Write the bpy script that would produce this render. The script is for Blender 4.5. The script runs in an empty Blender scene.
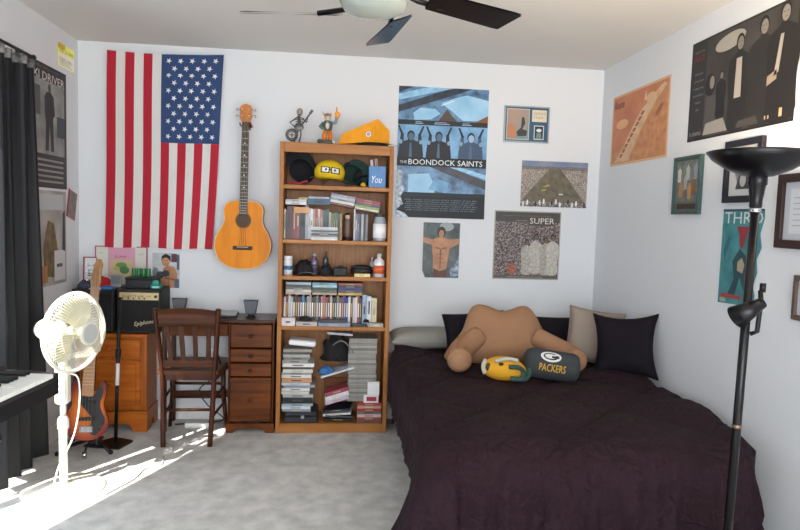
import bpy, math, random
from mathutils import Vector, Matrix, noise
random.seed(7)
PI = math.pi
S = bpy.context.scene
COL = S.collection
D2R = math.radians

# ------------------------------------------------------------------ camera
cam_d = bpy.data.cameras.new('camera'); cam = bpy.data.objects.new('camera', cam_d); COL.objects.link(cam)
cam_d.sensor_width = 36; cam_d.sensor_fit = 'HORIZONTAL'; cam_d.lens = 36 * 637.0 / 800; cam_d.clip_start = 0.02
yaw, pitch, roll = 0.1035, 0.0741, 0.0310
fw = Vector((math.sin(yaw)*math.cos(pitch), math.cos(yaw)*math.cos(pitch), -math.sin(pitch)))
r0 = Vector((math.cos(yaw), -math.sin(yaw), 0)); u0 = r0.cross(fw)
rr = math.cos(roll)*r0 + math.sin(roll)*u0; uu = -math.sin(roll)*r0 + math.cos(roll)*u0
m = Matrix((rr, uu, -fw)).transposed().to_4x4(); m.translation = (0, 0, 1.3868)
cam.matrix_world = m
S.camera = cam
# ------------------------------------------------------------------ light and exposure
S.view_settings.view_transform = 'Standard'; S.view_settings.look = 'None'
S.view_settings.gamma = 1.0; S.view_settings.use_curve_mapping = False
S.view_settings.exposure = 0.0
S.cycles.use_denoising = True
S.cycles.max_bounces = 8; S.cycles.diffuse_bounces = 5
S.cycles.sample_clamp_indirect = 6.0
w = bpy.data.worlds.new('sky'); S.world = w; w.use_nodes = True
bg = w.node_tree.nodes['Background']; bg.inputs[0].default_value = (0.62, 0.78, 1.0, 1); bg.inputs[1].default_value = 1.3
def light(name, kind, loc, target, energy, color, size=None, sizey=None):
    d = bpy.data.lights.new(name, kind); d.energy = energy; d.color = color
    if kind == 'AREA':
        d.shape = 'RECTANGLE'; d.size = size; d.size_y = sizey
    o = bpy.data.objects.new(name, d); COL.objects.link(o); o.location = loc
    o.rotation_euler = (Vector(target) - Vector(loc)).to_track_quat('-Z', 'Y').to_euler()
    return o
sun_dir = Vector((0.58, 0.81, -1.11))
sun = light('sun', 'SUN', -sun_dir*4 + Vector((-2, 2, 0)), Vector((-2, 2, 0)), 24.0, (1.0, 0.95, 0.86)); sun.data.angle = D2R(0.6)
# daylight by the patio door; frontal fill through an added, unseen rear window
light('daylight_patio_door', 'AREA', (-1.95, 1.9, 1.15), (0.0, 2.1, 1.0), 50, (0.86, 0.93, 1.0), 2.2, 2.0)
light('added_rear_fill', 'AREA', (0.15, -1.6, 1.45), (0.1, 3.0, 1.25), 144, (0.965, 0.985, 1.0), 2.9, 1.7)

# ------------------------------------------------------------------ helpers
def lin(c):
    if isinstance(c, str):
        c = tuple(int(c[i:i+2], 16)/255 for i in (0, 2, 4))
    return tuple((x/12.92 if x <= .04045 else ((x+.055)/1.055)**2.4) for x in c)
MATS = {}
def mat(key, color='808080', rough=.6, metal=0, noise_amt=0, nscale=30, bump=0, bscale=80, emit=0, spec=.5, alpha=1, trans=0, stretch=None, color2=None, sheen=0):
    if key in MATS: return MATS[key]
    M = bpy.data.materials.new(key); M.use_nodes = True; MATS[key] = M
    N = M.node_tree.nodes; Lk = M.node_tree.links; b = N['Principled BSDF']
    c = lin(color); b.inputs['Base Color'].default_value = (*c, 1)
    b.inputs['Roughness'].default_value = rough; b.inputs['Metallic'].default_value = metal
    b.inputs['Specular IOR Level'].default_value = spec
    if alpha < 1: b.inputs['Alpha'].default_value = alpha
    if trans: b.inputs['Transmission Weight'].default_value = trans
    if sheen: b.inputs['Sheen Weight'].default_value = sheen
    if emit: b.inputs['Emission Color'].default_value = (*c, 1); b.inputs['Emission Strength'].default_value = emit
    tc = mp = None
    if noise_amt or bump or color2:
        tc = N.new('ShaderNodeTexCoord'); mp = N.new('ShaderNodeMapping'); Lk.new(tc.outputs['Object'], mp.inputs[0])
        if stretch: mp.inputs['Scale'].default_value = stretch
    if noise_amt or color2:
        n = N.new('ShaderNodeTexNoise'); n.inputs['Scale'].default_value = nscale; n.inputs['Detail'].default_value = 4
        Lk.new(mp.outputs[0], n.inputs['Vector'])
        r = N.new('ShaderNodeValToRGB'); Lk.new(n.outputs['Fac'], r.inputs[0])
        r.color_ramp.elements[0].position = .32; r.color_ramp.elements[1].position = .68
        if color2: ca, cb = c, lin(color2)
        else:
            ca = tuple(max(0, x*(1-noise_amt)) for x in c); cb = tuple(min(1, x*(1+noise_amt)) for x in c)
        r.color_ramp.elements[0].color = (*ca, 1); r.color_ramp.elements[1].color = (*cb, 1)
        Lk.new(r.outputs[0], b.inputs['Base Color'])
    if bump:
        n2 = N.new('ShaderNodeTexNoise'); n2.inputs['Scale'].default_value = bscale; n2.inputs['Detail'].default_value = 5
        Lk.new(mp.outputs[0], n2.inputs['Vector'])
        bp = N.new('ShaderNodeBump'); bp.inputs['Strength'].default_value = bump; bp.inputs['Distance'].default_value = .01
        Lk.new(n2.outputs['Fac'], bp.inputs['Height']); Lk.new(bp.outputs[0], b.inputs['Normal'])
    return M
def wood(key, c1, c2, axis='z', rough=.42, scale=5):
    if key in MATS: return MATS[key]
    st = {'z': (8, 8, .7), 'x': (.7, 8, 8), 'y': (8, .7, 8)}[axis]
    return mat(key, c1, rough, color2=c2, nscale=scale, stretch=st, bump=.08, bscale=12, spec=.28)
def C(h):      # plain satin colour by hex
    return mat('paint_' + h, h, .55)
def G(h):      # glossy printed cover
    k = sum(int(h[i:i+2], 16) for i in (0, 2, 4))/3
    if k < 190: h = ''.join('%02X' % int(int(h[i:i+2], 16)*(.80 if k < 150 else .88)) for i in (0, 2, 4))
    else: h = ''.join('%02X' % int(int(h[i:i+2], 16)*.94) for i in (0, 2, 4))
    return mat('cover_' + h, h, .38, noise_amt=.12, nscale=25)

class MB:
    def __init__(s): s.v = []; s.f = []; s.mi = []; s.sm = []; s.mats = []; s.T = Matrix.Identity(4)
    def _m(s, m):
        if isinstance(m, str): m = C(m)
        if m not in s.mats: s.mats.append(m)
        return s.mats.index(m)
    def add(s, vs, fs, m, smooth=False):
        k = len(s.v); i = s._m(m)
        s.v += [tuple(s.T @ Vector(p)) for p in vs]
        for f in fs: s.f.append([k+a for a in f]); s.mi.append(i); s.sm.append(smooth)
        return s
    def box(s, a, b, m, bev=0, rot=None, taper=None):
        (x0, y0, z0), (x1, y1, z1) = a, b
        c = Vector(((x0+x1)/2, (y0+y1)/2, (z0+z1)/2)); h = Vector((abs(x1-x0)/2, abs(y1-y0)/2, abs(z1-z0)/2))
        R = rot if rot else Matrix.Identity(3)
        bev = min(bev, min(h)*.95)
        if bev <= 0:
            vs = [c + R @ Vector((sx*h.x, sy*h.y, sz*h.z)) for sx in (-1, 1) for sy in (-1, 1) for sz in (-1, 1)]
            return s.add(vs, [(0,1,3,2), (4,6,7,5), (0,4,5,1), (2,3,7,6), (0,2,6,4), (1,5,7,3)], m)
        vs = []; idx = {}
        for sx in (-1, 1):
            for sy in (-1, 1):
                for sz in (-1, 1):
                    for ax in range(3):
                        p = [sx*(h.x-bev), sy*(h.y-bev), sz*(h.z-bev)]; p[ax] = (sx, sy, sz)[ax]*h[ax]
                        idx[(sx, sy, sz, ax)] = len(vs); vs.append(c + R @ Vector(p))
        F = []
        for ax in range(3):
            o1, o2 = [i for i in range(3) if i != ax]
            for sg in (-1, 1):
                q = []
                for a1, a2 in ((-1,-1), (1,-1), (1,1), (-1,1)):
                    k = [0,0,0]; k[ax] = sg; k[o1] = a1; k[o2] = a2; q.append(idx[(*k, ax)])
                flip = (sg == 1) != (ax != 1)
                F.append(q if not flip else q[::-1])
        for ax in range(3):
            o1, o2 = [i for i in range(3) if i != ax]
            for a1 in (-1, 1):
                for a2 in (-1, 1):
                    k0 = [0,0,0]; k0[o1] = a1; k0[o2] = a2; k1 = k0[:]; k0[ax] = -1; k1[ax] = 1
                    q = [idx[(*k0, o1)], idx[(*k0, o2)], idx[(*k1, o2)], idx[(*k1, o1)]]
                    F.append(q)
        for sx in (-1, 1):
            for sy in (-1, 1):
                for sz in (-1, 1): F.append([idx[(sx, sy, sz, a)] for a in range(3)])
        return s.add(vs, F, m)
    def cyl(s, p, q, r, m, r2=None, n=16, smooth=True, caps=True):
        p, q = Vector(p), Vector(q); r2 = r if r2 is None else r2
        d = (q-p).normalized(); a = d.orthogonal().normalized(); b = d.cross(a)
        vs = [p + (a*math.cos(t)+b*math.sin(t))*r for t in [2*PI*i/n for i in range(n)]] + [q + (a*math.cos(t)+b*math.sin(t))*r2 for t in [2*PI*i/n for i in range(n)]]
        s.add(vs, [(i, (i+1) % n, n+(i+1) % n, n+i) for i in range(n)], m, smooth)
        if caps:
            s.add(vs[:n], [tuple(range(n))[::-1]], m); s.add(vs[n:], [tuple(range(n))], m)
        return s
    def tube(s, pts, r, m, n=8, closed=False, rad=None):
        pts = [Vector(p) for p in pts]; K = len(pts); vs = []; prev = None
        for i, p in enumerate(pts):
            d = (pts[(i+1) % K]-pts[i-1]) if closed else (pts[min(i+1, K-1)]-pts[max(i-1, 0)])
            d.normalize()
            a = (d.orthogonal() if prev is None else (prev - d*prev.dot(d))).normalized(); prev = a; b = d.cross(a)
            ri = rad[i] if rad else r
            vs += [p+(a*math.cos(2*PI*j/n)+b*math.sin(2*PI*j/n))*ri for j in range(n)]
        L = K if closed else K-1
        s.add(vs, [(i*n+j, i*n+(j+1) % n, ((i+1) % K)*n+(j+1) % n, ((i+1) % K)*n+j) for i in range(L) for j in range(n)], m, True)
        if not closed:
            s.add(vs[:n], [tuple(range(n))[::-1]], m); s.add(vs[-n:], [tuple(range(n))], m)
        return s
    def lathe(s, prof, m, n=32, c=(0,0,0), closed=False):
        c = Vector(c); K = len(prof)
        vs = [c+Vector((r*math.cos(2*PI*j/n), r*math.sin(2*PI*j/n), z)) for r, z in prof for j in range(n)]
        L = K if closed else K-1
        return s.add(vs, [(i*n+j, i*n+(j+1) % n, ((i+1) % K)*n+(j+1) % n, ((i+1) % K)*n+j) for i in range(L) for j in range(n)], m, True)
    def ell(s, c, r, m, n=20, k=12, fn=None):
        c = Vector(c); vs = []
        if not hasattr(r, '__len__'): r = (r, r, r)
        for i in range(k+1):
            th = PI*i/k
            for j in range(n):
                ph = 2*PI*j/n; p = Vector((math.sin(th)*math.cos(ph), math.sin(th)*math.sin(ph), math.cos(th)))
                if fn: p = fn(p)
                vs.append(c+Vector((p.x*r[0], p.y*r[1], p.z*r[2])))
        return s.add(vs, [(i*n+j, (i+1)*n+j, (i+1)*n+(j+1) % n, i*n+(j+1) % n) for i in range(k) for j in range(n)], m, True)
    def prism(s, pts, y0, y1, m, plane='xz', smooth=False):
        # polygon in a plane, extruded along the remaining axis
        n = len(pts)
        def P(p, d): return {'xz': (p[0], d, p[1]), 'xy': (p[0], p[1], d), 'yz': (d, p[0], p[1])}[plane]
        vs = [P(p, y0) for p in pts]+[P(p, y1) for p in pts]
        s.add(vs, [tuple(range(n)), tuple(range(2*n-1, n-1, -1))], m)
        return s.add(vs, [(i, n+i, n+(i+1) % n, (i+1) % n) for i in range(n)], m, smooth)
    def grid(s, nu, nv, fn, m, smooth=True, wrap=False):
        vs = [fn(i/nu, j/nv) for i in range(nu+1) for j in range(nv+1)]
        if callable(m):
            for i in range(nu):
                pass
        return s.add(vs, [(i*(nv+1)+j, (i+1)*(nv+1)+j, (i+1)*(nv+1)+j+1, i*(nv+1)+j+1) for i in range(nu) for j in range(nv)], m, smooth)
    def poly(s, pts, z, m):
        return s.add([(x, y, z) for x, y in pts], [tuple(range(len(pts)))], m)
    def rect(s, x0, y0, x1, y1, z, m):
        return s.poly([(x0, y0), (x1, y0), (x1, y1), (x0, y1)], z, m)
    def disc(s, x, y, rx, ry, z, m, n=18, rot=0):
        return s.poly([(x+rx*math.cos(t)*math.cos(rot)-ry*math.sin(t)*math.sin(rot), y+rx*math.cos(t)*math.sin(rot)+ry*math.sin(t)*math.cos(rot)) for t in [2*PI*i/n for i in range(n)]], z, m)
    def text(s, body, x0, y0, x1, y1, z, m, fn=None, shear=0):
        d = bpy.data.curves.new('t', 'FONT'); d.body = body; d.resolution_u = 2; d.shear = shear
        o = bpy.data.objects.new('t', d); COL.objects.link(o)
        dg = bpy.context.evaluated_depsgraph_get(); me = bpy.data.meshes.new_from_object(o.evaluated_get(dg))
        vs = [v.co.copy() for v in me.vertices]; fs = [tuple(p.vertices) for p in me.polygons]
        bpy.data.objects.remove(o); bpy.data.curves.remove(d); bpy.data.meshes.remove(me)
        if not vs: return s
        ax, bx = min(v.x for v in vs), max(v.x for v in vs); ay, by = min(v.y for v in vs), max(v.y for v in vs)
        out = []
        for v in vs:
            p = (x0+(v.x-ax)/(bx-ax)*(x1-x0), y0+(v.y-ay)/max(by-ay, 1e-6)*(y1-y0), z)
            out.append(fn(p) if fn else p)
        return s.add(out, fs, m)
    def build(s, name, parent=None, **kw):
        me = bpy.data.meshes.new(name); me.from_pydata(s.v, [], s.f)
        for mm in s.mats: me.materials.append(mm)
        me.polygons.foreach_set('material_index', s.mi); me.polygons.foreach_set('use_smooth', s.sm); me.update()
        import bmesh as bmm
        weld = kw.pop('weld', True); recalc = kw.pop('recalc', True)
        if weld:
            b = bmm.new(); b.from_mesh(me); bmm.ops.remove_doubles(b, verts=b.verts, dist=1e-5)
            if recalc: bmm.ops.recalc_face_normals(b, faces=b.faces)
            b.to_mesh(me); b.free()
        o = bpy.data.objects.new(name, me); COL.objects.link(o)
        if parent: o.parent = parent
        tag(o, **kw)
        return o
def tag(o, label=None, cat=None, group=None, kind=None, loc=None, rot=None):
    if label: o['label'] = label
    if cat: o['category'] = cat
    if group: o['group'] = group
    if kind: o['kind'] = kind
    if loc: o.location = loc
    if rot: o.rotation_euler = rot
    return o
def thing(name, label, cat, loc=(0,0,0), rot=(0,0,0), group=None):
    o = bpy.data.objects.new(name, None); COL.objects.link(o); o.empty_display_size = .05
    return tag(o, label, cat, group, None, loc, rot)
def copy_tree(o, parent=None):
    c = o.copy(); COL.objects.link(c); c.parent = parent
    for ch in list(o.children): copy_tree(ch, c)
    return c
ORD = ['first','second','third','fourth','fifth','sixth','seventh','eighth','ninth','tenth','eleventh','twelfth','thirteenth','fourteenth','fifteenth','sixteenth','seventeenth','eighteenth','nineteenth','twentieth','twenty-first','twenty-second','twenty-third','twenty-fourth','twenty-fifth','twenty-sixth','twenty-seventh','twenty-eighth','twenty-ninth','thirtieth','thirty-first','thirty-second','thirty-third','thirty-fourth','thirty-fifth','thirty-sixth']
def RX(a): return Matrix.Rotation(a, 3, 'X')
def RY(a): return Matrix.Rotation(a, 3, 'Y')
def RZ(a): return Matrix.Rotation(a, 3, 'Z')
def smoothpts(P, k=6, closed=True):
    P = [Vector(p) for p in P]; n = len(P); out = []
    for i in range(n if closed else n-1):
        g = (lambda j: P[j % n]) if closed else (lambda j: P[max(0, min(n-1, j))])
        a, b, c, d = g(i-1), g(i), g(i+1), g(i+2)
        for t in [q/k for q in range(k)]:
            out.append(.5*((2*b)+(c-a)*t+(2*a-5*b+4*c-d)*t*t+(3*b-a-3*c+d)*t**3))
    if not closed: out.append(P[-1])
    return out
def inflate(mb, outline, T, m, center=None, rings=10, p=2.2, back=1.0, plane=lambda x, y, z: (x, y, z)):
    n = len(outline); cx = sum(q[0] for q in outline)/n; cy = sum(q[1] for q in outline)/n
    if center: cx, cy = center
    for sgn, TT in ((1, T), (-1, T*back)):
        vs = []
        for i in range(rings+1):
            t = math.sin(i/rings*PI/2)
            for q in outline:
                z = sgn*TT*max(0, 1-t**p)**.5
                vs.append(plane(cx+(q[0]-cx)*t, cy+(q[1]-cy)*t, z))
        mb.add(vs, [(i*n+j, i*n+(j+1) % n, (i+1)*n+(j+1) % n, (i+1)*n+j) for i in range(rings) for j in range(n)], m, True)

XL, XR, YB, YF, H = -1.642, 1.820, 4.305, -1.30, 2.44

# ------------------------------------------------------------------ room
wall_m = mat('wall_paint', 'DCDFE3', .75, bump=.05, bscale=60)
ceil_m = mat('ceiling_paint', 'D6D4D0', .85, bump=.05, bscale=90)
white_m = mat('white_trim', 'E8E8E6', .45)
def struct(name, mb, **kw): return mb.build(name, kind='structure', **kw)
t = .12
carpet = mat('carpet', 'C6C5C1', .95, color2='E4E2DE', nscale=11, bump=.9, bscale=220, spec=.1)
struct('floor', MB().box((XL-t, YF-t, -t), (XR+t, YB+t, 0), carpet))
struct('ceiling', MB().box((XL-t, YF-t, H), (XR+t, YB+t, H+t), ceil_m))
struct('wall_back', MB().box((XL-t, YB, 0), (XR+t, YB+t, H), wall_m))
struct('wall_right', MB().box((XR, YF, 0), (XR+t, YB, H), wall_m))
DY0, DY1, DZ1 = .95, 3.35, 2.10     # patio door opening in the left wall
b = MB(); b.box((XL-t, YF, 0), (XL, DY0, H), wall_m); b.box((XL-t, DY1, 0), (XL, YB, H), wall_m); b.box((XL-t, DY0, DZ1), (XL, DY1, H), wall_m)
struct('wall_left', b)
WX0, WX1, WZ0, WZ1 = -1.3, 1.6, .62, 2.25  # unseen window opening, added so the frontal fill can enter
b = MB(); b.box((XL-t, YF-t, 0), (WX0, YF, H), wall_m); b.box((WX1, YF-t, 0), (XR+t, YF, H), wall_m)
b.box((WX0, YF-t, 0), (WX1, YF, WZ0), wall_m); b.box((WX0, YF-t, WZ1), (WX1, YF, H), wall_m)
struct('wall_front', b)
glass = mat('window_glass', 'FFFFFF', .0, alpha=.06, spec=.3)
b = MB()
for x in (WX0, (WX0+WX1)/2-.025, WX1-.05): b.box((x, YF-.09, WZ0), (x+.05, YF-.04, WZ1), white_m)
for z in (WZ0, WZ1-.05): b.box((WX0, YF-.09, z), (WX1, YF-.04, z+.05), white_m)
wn = struct('added_window_1', b); MB().box((WX0+.05, YF-.068, WZ0+.05), (WX1-.05, YF-.062, WZ1-.05), glass).build('glass_pane', wn)
b = MB()
for y in (DY0, 2.715, DY1-.06): b.box((XL-.09, y, 0), (XL-.04, y+.05, DZ1), white_m)
for z in (0, DZ1-.07): b.box((XL-.09, DY0, z), (XL-.03, DY1, z+.07), white_m)
dr = struct('door_1', b); MB().box((XL-.065, DY0+.07, .07), (XL-.06, DY1-.06, DZ1-.07), glass).build('glass_pane', dr)
for nm, a, c in (('baseboard_back', (XL+.012, YB-.012, 0), (XR-.012, YB, .085)), ('baseboard_right', (XR-.012, YF, 0), (XR, YB, .085)), ('baseboard_left', (XL, DY1, 0), (XL+.012, YB, .085))):
    struct(nm, MB().box(a, c, white_m))

# ------------------------------------------------------------------ bookcase
bc1 = wood('oak_upright', '98602E', 'AC743E', 'z'); bc2 = wood('oak_shelf', '9C6432', 'AE7640', 'x'); bcb = wood('oak_backing', '94643C', 'A8784C', 'z', scale=9)
BX0, BX1, BY0, BY1, BH = -.346, .358, 4.005, 4.290, 1.832
case = thing('bookcase', 'tall oak bookcase with five crammed shelves, standing between desk and bed', 'bookcase', ((BX0+BX1)/2, (BY0+BY1)/2, 0))
off = Vector(case.location)
def rel(p): return tuple(Vector(p)-off)
def cbox(nm, a, c, m, bev=.002): return MB().box(rel(a), rel(c), m, bev).build(nm, case)
cbox('side_panel', (BX0, BY0, 0), (BX0+.026, BY1, BH), bc1); cbox('side_panel', (BX1-.026, BY0, 0), (BX1, BY1, BH), bc1)
cbox('back_panel', (BX0+.026, BY1-.008, .06), (BX1-.026, BY1, BH-.02), bcb, 0)
cbox('top_panel', (BX0+.026, BY0+.012, BH-.022), (BX1-.026, BY1, BH-.002), bc2)
cbox('top_rail', (BX0+.026, BY0+.002, BH-.062), (BX1-.026, BY0+.012, BH-.002), bc2)
cbox('kickboard', (BX0+.026, BY0+.002, 0), (BX1-.026, BY0+.016, .052), bc2)
SH = [1.570, 1.232, 1.004, .686, .060]       # shelf tops
for z in SH: cbox('shelf', (BX0+.026, BY0+.003, z-.024 if z > .1 else z-.008), (BX1-.026, BY1-.008, z), bc2)
def bx(px, py=240):        # shelf x coordinate scale read along the bookcase front
    f = (py-141)/292; a = 280-4*f; c = 394.5-9*f
    return BX0+(px-a)/(c-a)*(BX1-BX0)

def book(name, label, cat, x0, y0, z0, dx, dy, dz, m, group=None, pages=None, rot=None, lying=False):
    """cover with a paler page block; x0,y0,z0 is the front lower left corner"""
    o = thing(name, label, cat, (x0+dx/2, y0+dy/2, z0), rot or (0,0,0), group)
    a = MB(); c = .0015
    if lying:   # spine to the front, covers above and below
        a.box((-dx/2, -dy/2, 0), (dx/2, dy/2, c), m); a.box((-dx/2, -dy/2, dz-c), (dx/2, dy/2, dz), m); a.box((-dx/2, -dy/2, c), (dx/2, -dy/2+c, dz-c), m)
    else:
        a.box((-dx/2, -dy/2, 0), (-dx/2+c, dy/2, dz), m); a.box((dx/2-c, -dy/2, 0), (dx/2, dy/2, dz), m); a.box((-dx/2+c, -dy/2, 0), (dx/2-c, -dy/2+c, dz), m)
    pl = C('E8E4DA')
    lt = C(random.choice(['C8C4BA', 'B8A878', '9CA0A8', 'A89080', '303038', '48404A', '2C3440']))
    if lying: a.box((-dx*.18, -dy/2-.0006, dz*.35), (dx*.16, -dy/2, dz*.6), lt)
    else: a.box((-dx*.16, -dy/2-.0006, dz*random.uniform(.3, .5)), (dx*.16, -dy/2, dz*random.uniform(.6, .85)), lt)
    a.build('cover', o)
    if lying: MB().box((-dx/2+.002, -dy/2+c, c), (dx/2-.002, dy/2-.003, dz-c), pl).build('pages', o)
    else: MB().box((-dx/2+c, -dy/2+c, .002), (dx/2-c, dy/2-.003, dz-.003), pl).build('pages', o)
    return o

# second shelf: upright books
z = SH[1]
row = [('thin cream', 'D9D2C0', .008, .19), ('dark green', '33423A', .010, .19), ('slim maroon', '6A2C30', .018, .21), ('charcoal', '4A3A3C', .012, .21), ('brick red', '963C42', .024, .205), ('dull rose', '9A4A50', .020, .20),
       ('black picture-spined', '2A3038', .034, .190), ('grey', 'A9AEB8', .018, .215), ('pale lilac', 'C6C4D0', .014, .21), ('white', 'E6E6E6', .013, .205), ('tan', 'B49A88', .014, .20), ('scarlet', 'C03A34', .015, .20), ('cream striped', 'CFC6BC', .013, .20),
       ('dusty pink', 'B87878', .020, .20), ('bottle green', '2F6A5E', .016, .195), ('slate green', '3C6660', .018, .195), ('beige', 'C2B49C', .013, .19), ('olive', '8A8454', .014, .185), ('moss green', '5C7A44', .013, .185), ('teal', '2E7A70', .013, .185), ('brown', '6B4638', .012, .18), ('mustard', 'B08A48', .014, .18)]
x = BX0+.028
for i, (nm, h, wd, ht) in enumerate(row):
    book('book', f'{nm} upright book, {ORD[i]} from the left on the second bookcase shelf', 'book', x, 4.062+.012*random.random(), z+.0005, wd, .15, ht-.016*random.random(), G(h)); x += wd+.0008
xe = x
fig = thing('figurine', 'small brown and white figurine standing among the second-shelf books', 'figurine', (xe+.035, 4.12, z))
b = MB(); b.cyl((0,0,0), (0,0,.02), .028, C('3A2420')); b.build('base', fig)
b = MB(); b.lathe([(.012,.02), (.022,.05), (.017,.09), (.022,.12), (.012,.135)], C('7A6254'), 14); b.build('body', fig)
b = MB(); b.ell((0,0,.15), (.016,.016,.018), C('D8B8A0')); b.build('head', fig)
b = MB(); b.ell((0,.003,.166), (.018,.018,.010), C('3A2C28')); b.build('hat', fig)
x = xe+.074
for i, (nm, h, wd, ht) in enumerate([('white-spined', 'D8D8DC', .008, .20), ('silver', '8C8E98', .014, .17), ('violet', '6C6A9C', .011, .17), ('dark blue', '2C3C60', .012, .17), ('pale grey', 'B4B6BC', .013, .17), ('black', '26262C', .013, .17), ('steel grey', '7C828C', .013, .17)]):
    book('book', f'{nm} upright case right of the little figurine, {ORD[i]} from the figurine', 'book', x, 4.075, z+.0005, wd, .14, ht, G(h)); x += wd+.0008
jar = thing('jar', 'clear glass jar with big white label at the right end of the second shelf', 'jar', (BX1-.026-.047, 4.062, z))
b = MB(); b.lathe([(0,.001), (.040,.001), (.042,.008), (.042,.125), (.034,.145), (.034,.155)], mat('jar_glass', '9AA2A8', .15, spec=.6), 24); b.build('body', jar)
b = MB(); b.lathe([(.0426,.022), (.0430,.022), (.0430,.112), (.0426,.112)], C('F2F2F4'), 24, closed=True); b.build('label_band', jar, label='white paper label')
b = MB(); b.lathe([(0,.176), (.036,.176), (.037,.172), (.037,.156), (0,.156)], mat('dark_lid', '3C3A3C', .35), 24); b.build('lid', jar)
# lying on top of the row
top = z+.217
for i, (nm, h, a, c, y) in enumerate([('white', 'E4E4E6', 284, 305, 0), ('light grey', 'C9CBCF', 284, 305, 1)]):
    book('book', f'{nm} flat book, {"lower" if i == 0 else "upper"} of two at the far left over the second-shelf row', 'book', bx(a), 4.078, top+i*.0165, bx(c)-bx(a), .13, .016, G(h), lying=True)
book('book', 'thin yellow flat book on the top left of the second-shelf pile', 'book', bx(297), 4.078, top+.0335, .06, .12, .013, G('D8B860'), lying=True)
book('book', 'thick dark blue flat book over the middle of the second-shelf row', 'book', bx(306), 4.076, top+.004, bx(329)-bx(306), .14, .038, G('1E5276'), lying=True)
book('book', 'thin pale blue flat book on the thick blue book', 'book', bx(307), 4.078, top+.043, .13, .13, .010, G('B8D0E4'), lying=True)
b = book('box', 'small orange carton lying in front of the white books on the second shelf', 'box', bx(293), 4.040, z+.165, bx(308)-bx(293), .033, .036, G('E09A4C'), lying=True)
cols = [('dark red', '8C3A40'), ('cream', 'DAD4C8'), ('white', 'E0E2E4'), ('lime green', '9CC43C'), ('grey', 'A4A8A4'), ('navy', '34487A'), ('silver', 'B8BEC6'), ('red', 'B83A44'), ('pale violet', '9C98BC'), ('crimson', 'A82838'), ('leaf green', '6C8C50')]
for i, (nm, h) in enumerate(cols[:10]):
    lev = i//2; side = i % 2; wx = .16; sx0 = bx(328)+wx*side+.0023*lev
    o = book('book', f'{nm} flat book slanting down rightward over second shelf, {ORD[i]} from bottom', 'book', sx0, 4.078+.002*side, top+.002-.0258*side+lev*.0138, .155, .12, .0130, G(h), rot=(0, D2R(9), 0), lying=True)
for i in range(8):
    book('compact_disc_case', f'disc case in the short second-shelf pile, {ORD[i]} from its bottom', 'disc case', bx(311)+random.uniform(-.003, .003), 4.012+.001*(i % 2), z+.0005+i*.0102, bx(337)-bx(311), .055, .0095, G(['E2E2E4', 'D0CCC4', '8C8E94', '3C3E46', 'A8AAB0', '54545C', 'C4C6CC', 'D8DADF'][i]), lying=True)

# first shelf: caps and a gift bag
z = SH[0]
def cap(name, label, cat, x, y, z, col, s=1.0, rz=0, brim=None, tilt=(0,0), extra=None):
    o = thing(name, label, cat, (x, y, z), (tilt[0], tilt[1], rz)); m = mat('cap_'+col, col, .85, bump=.3, bscale=300)
    mb = MB(); n = 28
    prof = [(.086*s,.0), (.087*s,.02*s), (.084*s,.05*s), (.072*s,.078*s), (.045*s,.097*s), (.015*s,.104*s), (0,.105*s)]
    mb.lathe(prof, m, n); mb.lathe([(.086*s,0), (.080*s,.003), (.078*s,.05*s), (.04*s,.088*s), (0,.098*s)], m, n)
    mb.build('crown', o)
    bm = MB(); bm2 = mat('cap_'+(brim or col), brim or col, .85)
    def f(u, v, dz=0):
        a = D2R(-155+130*u); r = (.082+.068*v*math.sin(PI*(.12+.76*u))**.7)*s
        return (r*math.cos(a), r*math.sin(a), .006+dz-.012*v*v-.02*abs(u-.5)*v)
    bm.grid(16, 6, lambda u, v: f(u, v, .002), bm2); bm.grid(16, 6, lambda u, v: f(u, v, -.001), bm2); bm.build('brim', o)
    bt = MB(); bt.ell((0,0,.106*s), (.007,.007,.004), m, 10, 6); bt.build('button', o)
    return o
cap('baseball_cap', 'big black cap at the left end of the top bookcase shelf', 'cap', bx(300,165), 4.15, z+.095, '1C1C22', 1.02, D2R(-20), tilt=(D2R(-62), 0))
yc = thing('baseball_cap', 'bright yellow cap with black-rimmed glasses printed on its front, top bookcase shelf', 'cap', (bx(328.5,165), 4.13, z+.055), (D2R(-6), D2R(5), 0))
ym = mat('cap_yellow', 'E8C41C', .8, bump=.2, bscale=200)
b = MB(); b.ell((0,0,.035), (.098,.085,.085), ym, 32, 16, fn=lambda p: Vector((p.x, p.y, max(p.z, -.55)))); b.build('crown', yc)
b = MB(); b.grid(16, 5, lambda u, v: ((.088+.03*v)*math.cos(D2R(-165+150*u))*1.08, -.01+(.078+.06*v)*math.sin(D2R(-165+150*u)), -.012-.008*v), ym); b.build('brim', yc)
def onel(p):
    x, zz, k = p; q = 1-(x/.098)**2-((zz-.035)/.085)**2
    return (x, -.085*math.sqrt(max(q, 0.0))-.001-k, zz)
b = MB()
def tess(b, x0, z0, x1, z1, k, m):
    b.grid(8, 6, lambda u, v: onel((x0+(x1-x0)*u, z0+(z1-z0)*v, k)), m)
for s_ in (-1, 1):
    cx = .004+s_*.032
    tess(b, cx-.028, .018, cx+.028, .058, .0006, C('18181C')); tess(b, cx-.021, .024, cx+.021, .052, .0014, C('E8ECF0')); tess(b, cx-.006-.004*s_, .032, cx+.008-.004*s_, .046, .0022, C('4A5868'))
tess(b, -.01, .036, .014, .044, .0012, C('18181C')); b.build('glasses_print', yc)
cap('baseball_cap', 'dark green cap tipped on its side right of the yellow cap', 'cap', bx(352,168), 4.16, z+.085, '1E3A34', .86, D2R(30), tilt=(D2R(-40), D2R(48)))
cap('baseball_cap', 'black cap squashed behind the blue bag on the top shelf', 'cap', bx(364,172), 4.19, z+.045, '202026', .7, D2R(50), tilt=(D2R(-18), D2R(20)))
b = MB()
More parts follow.
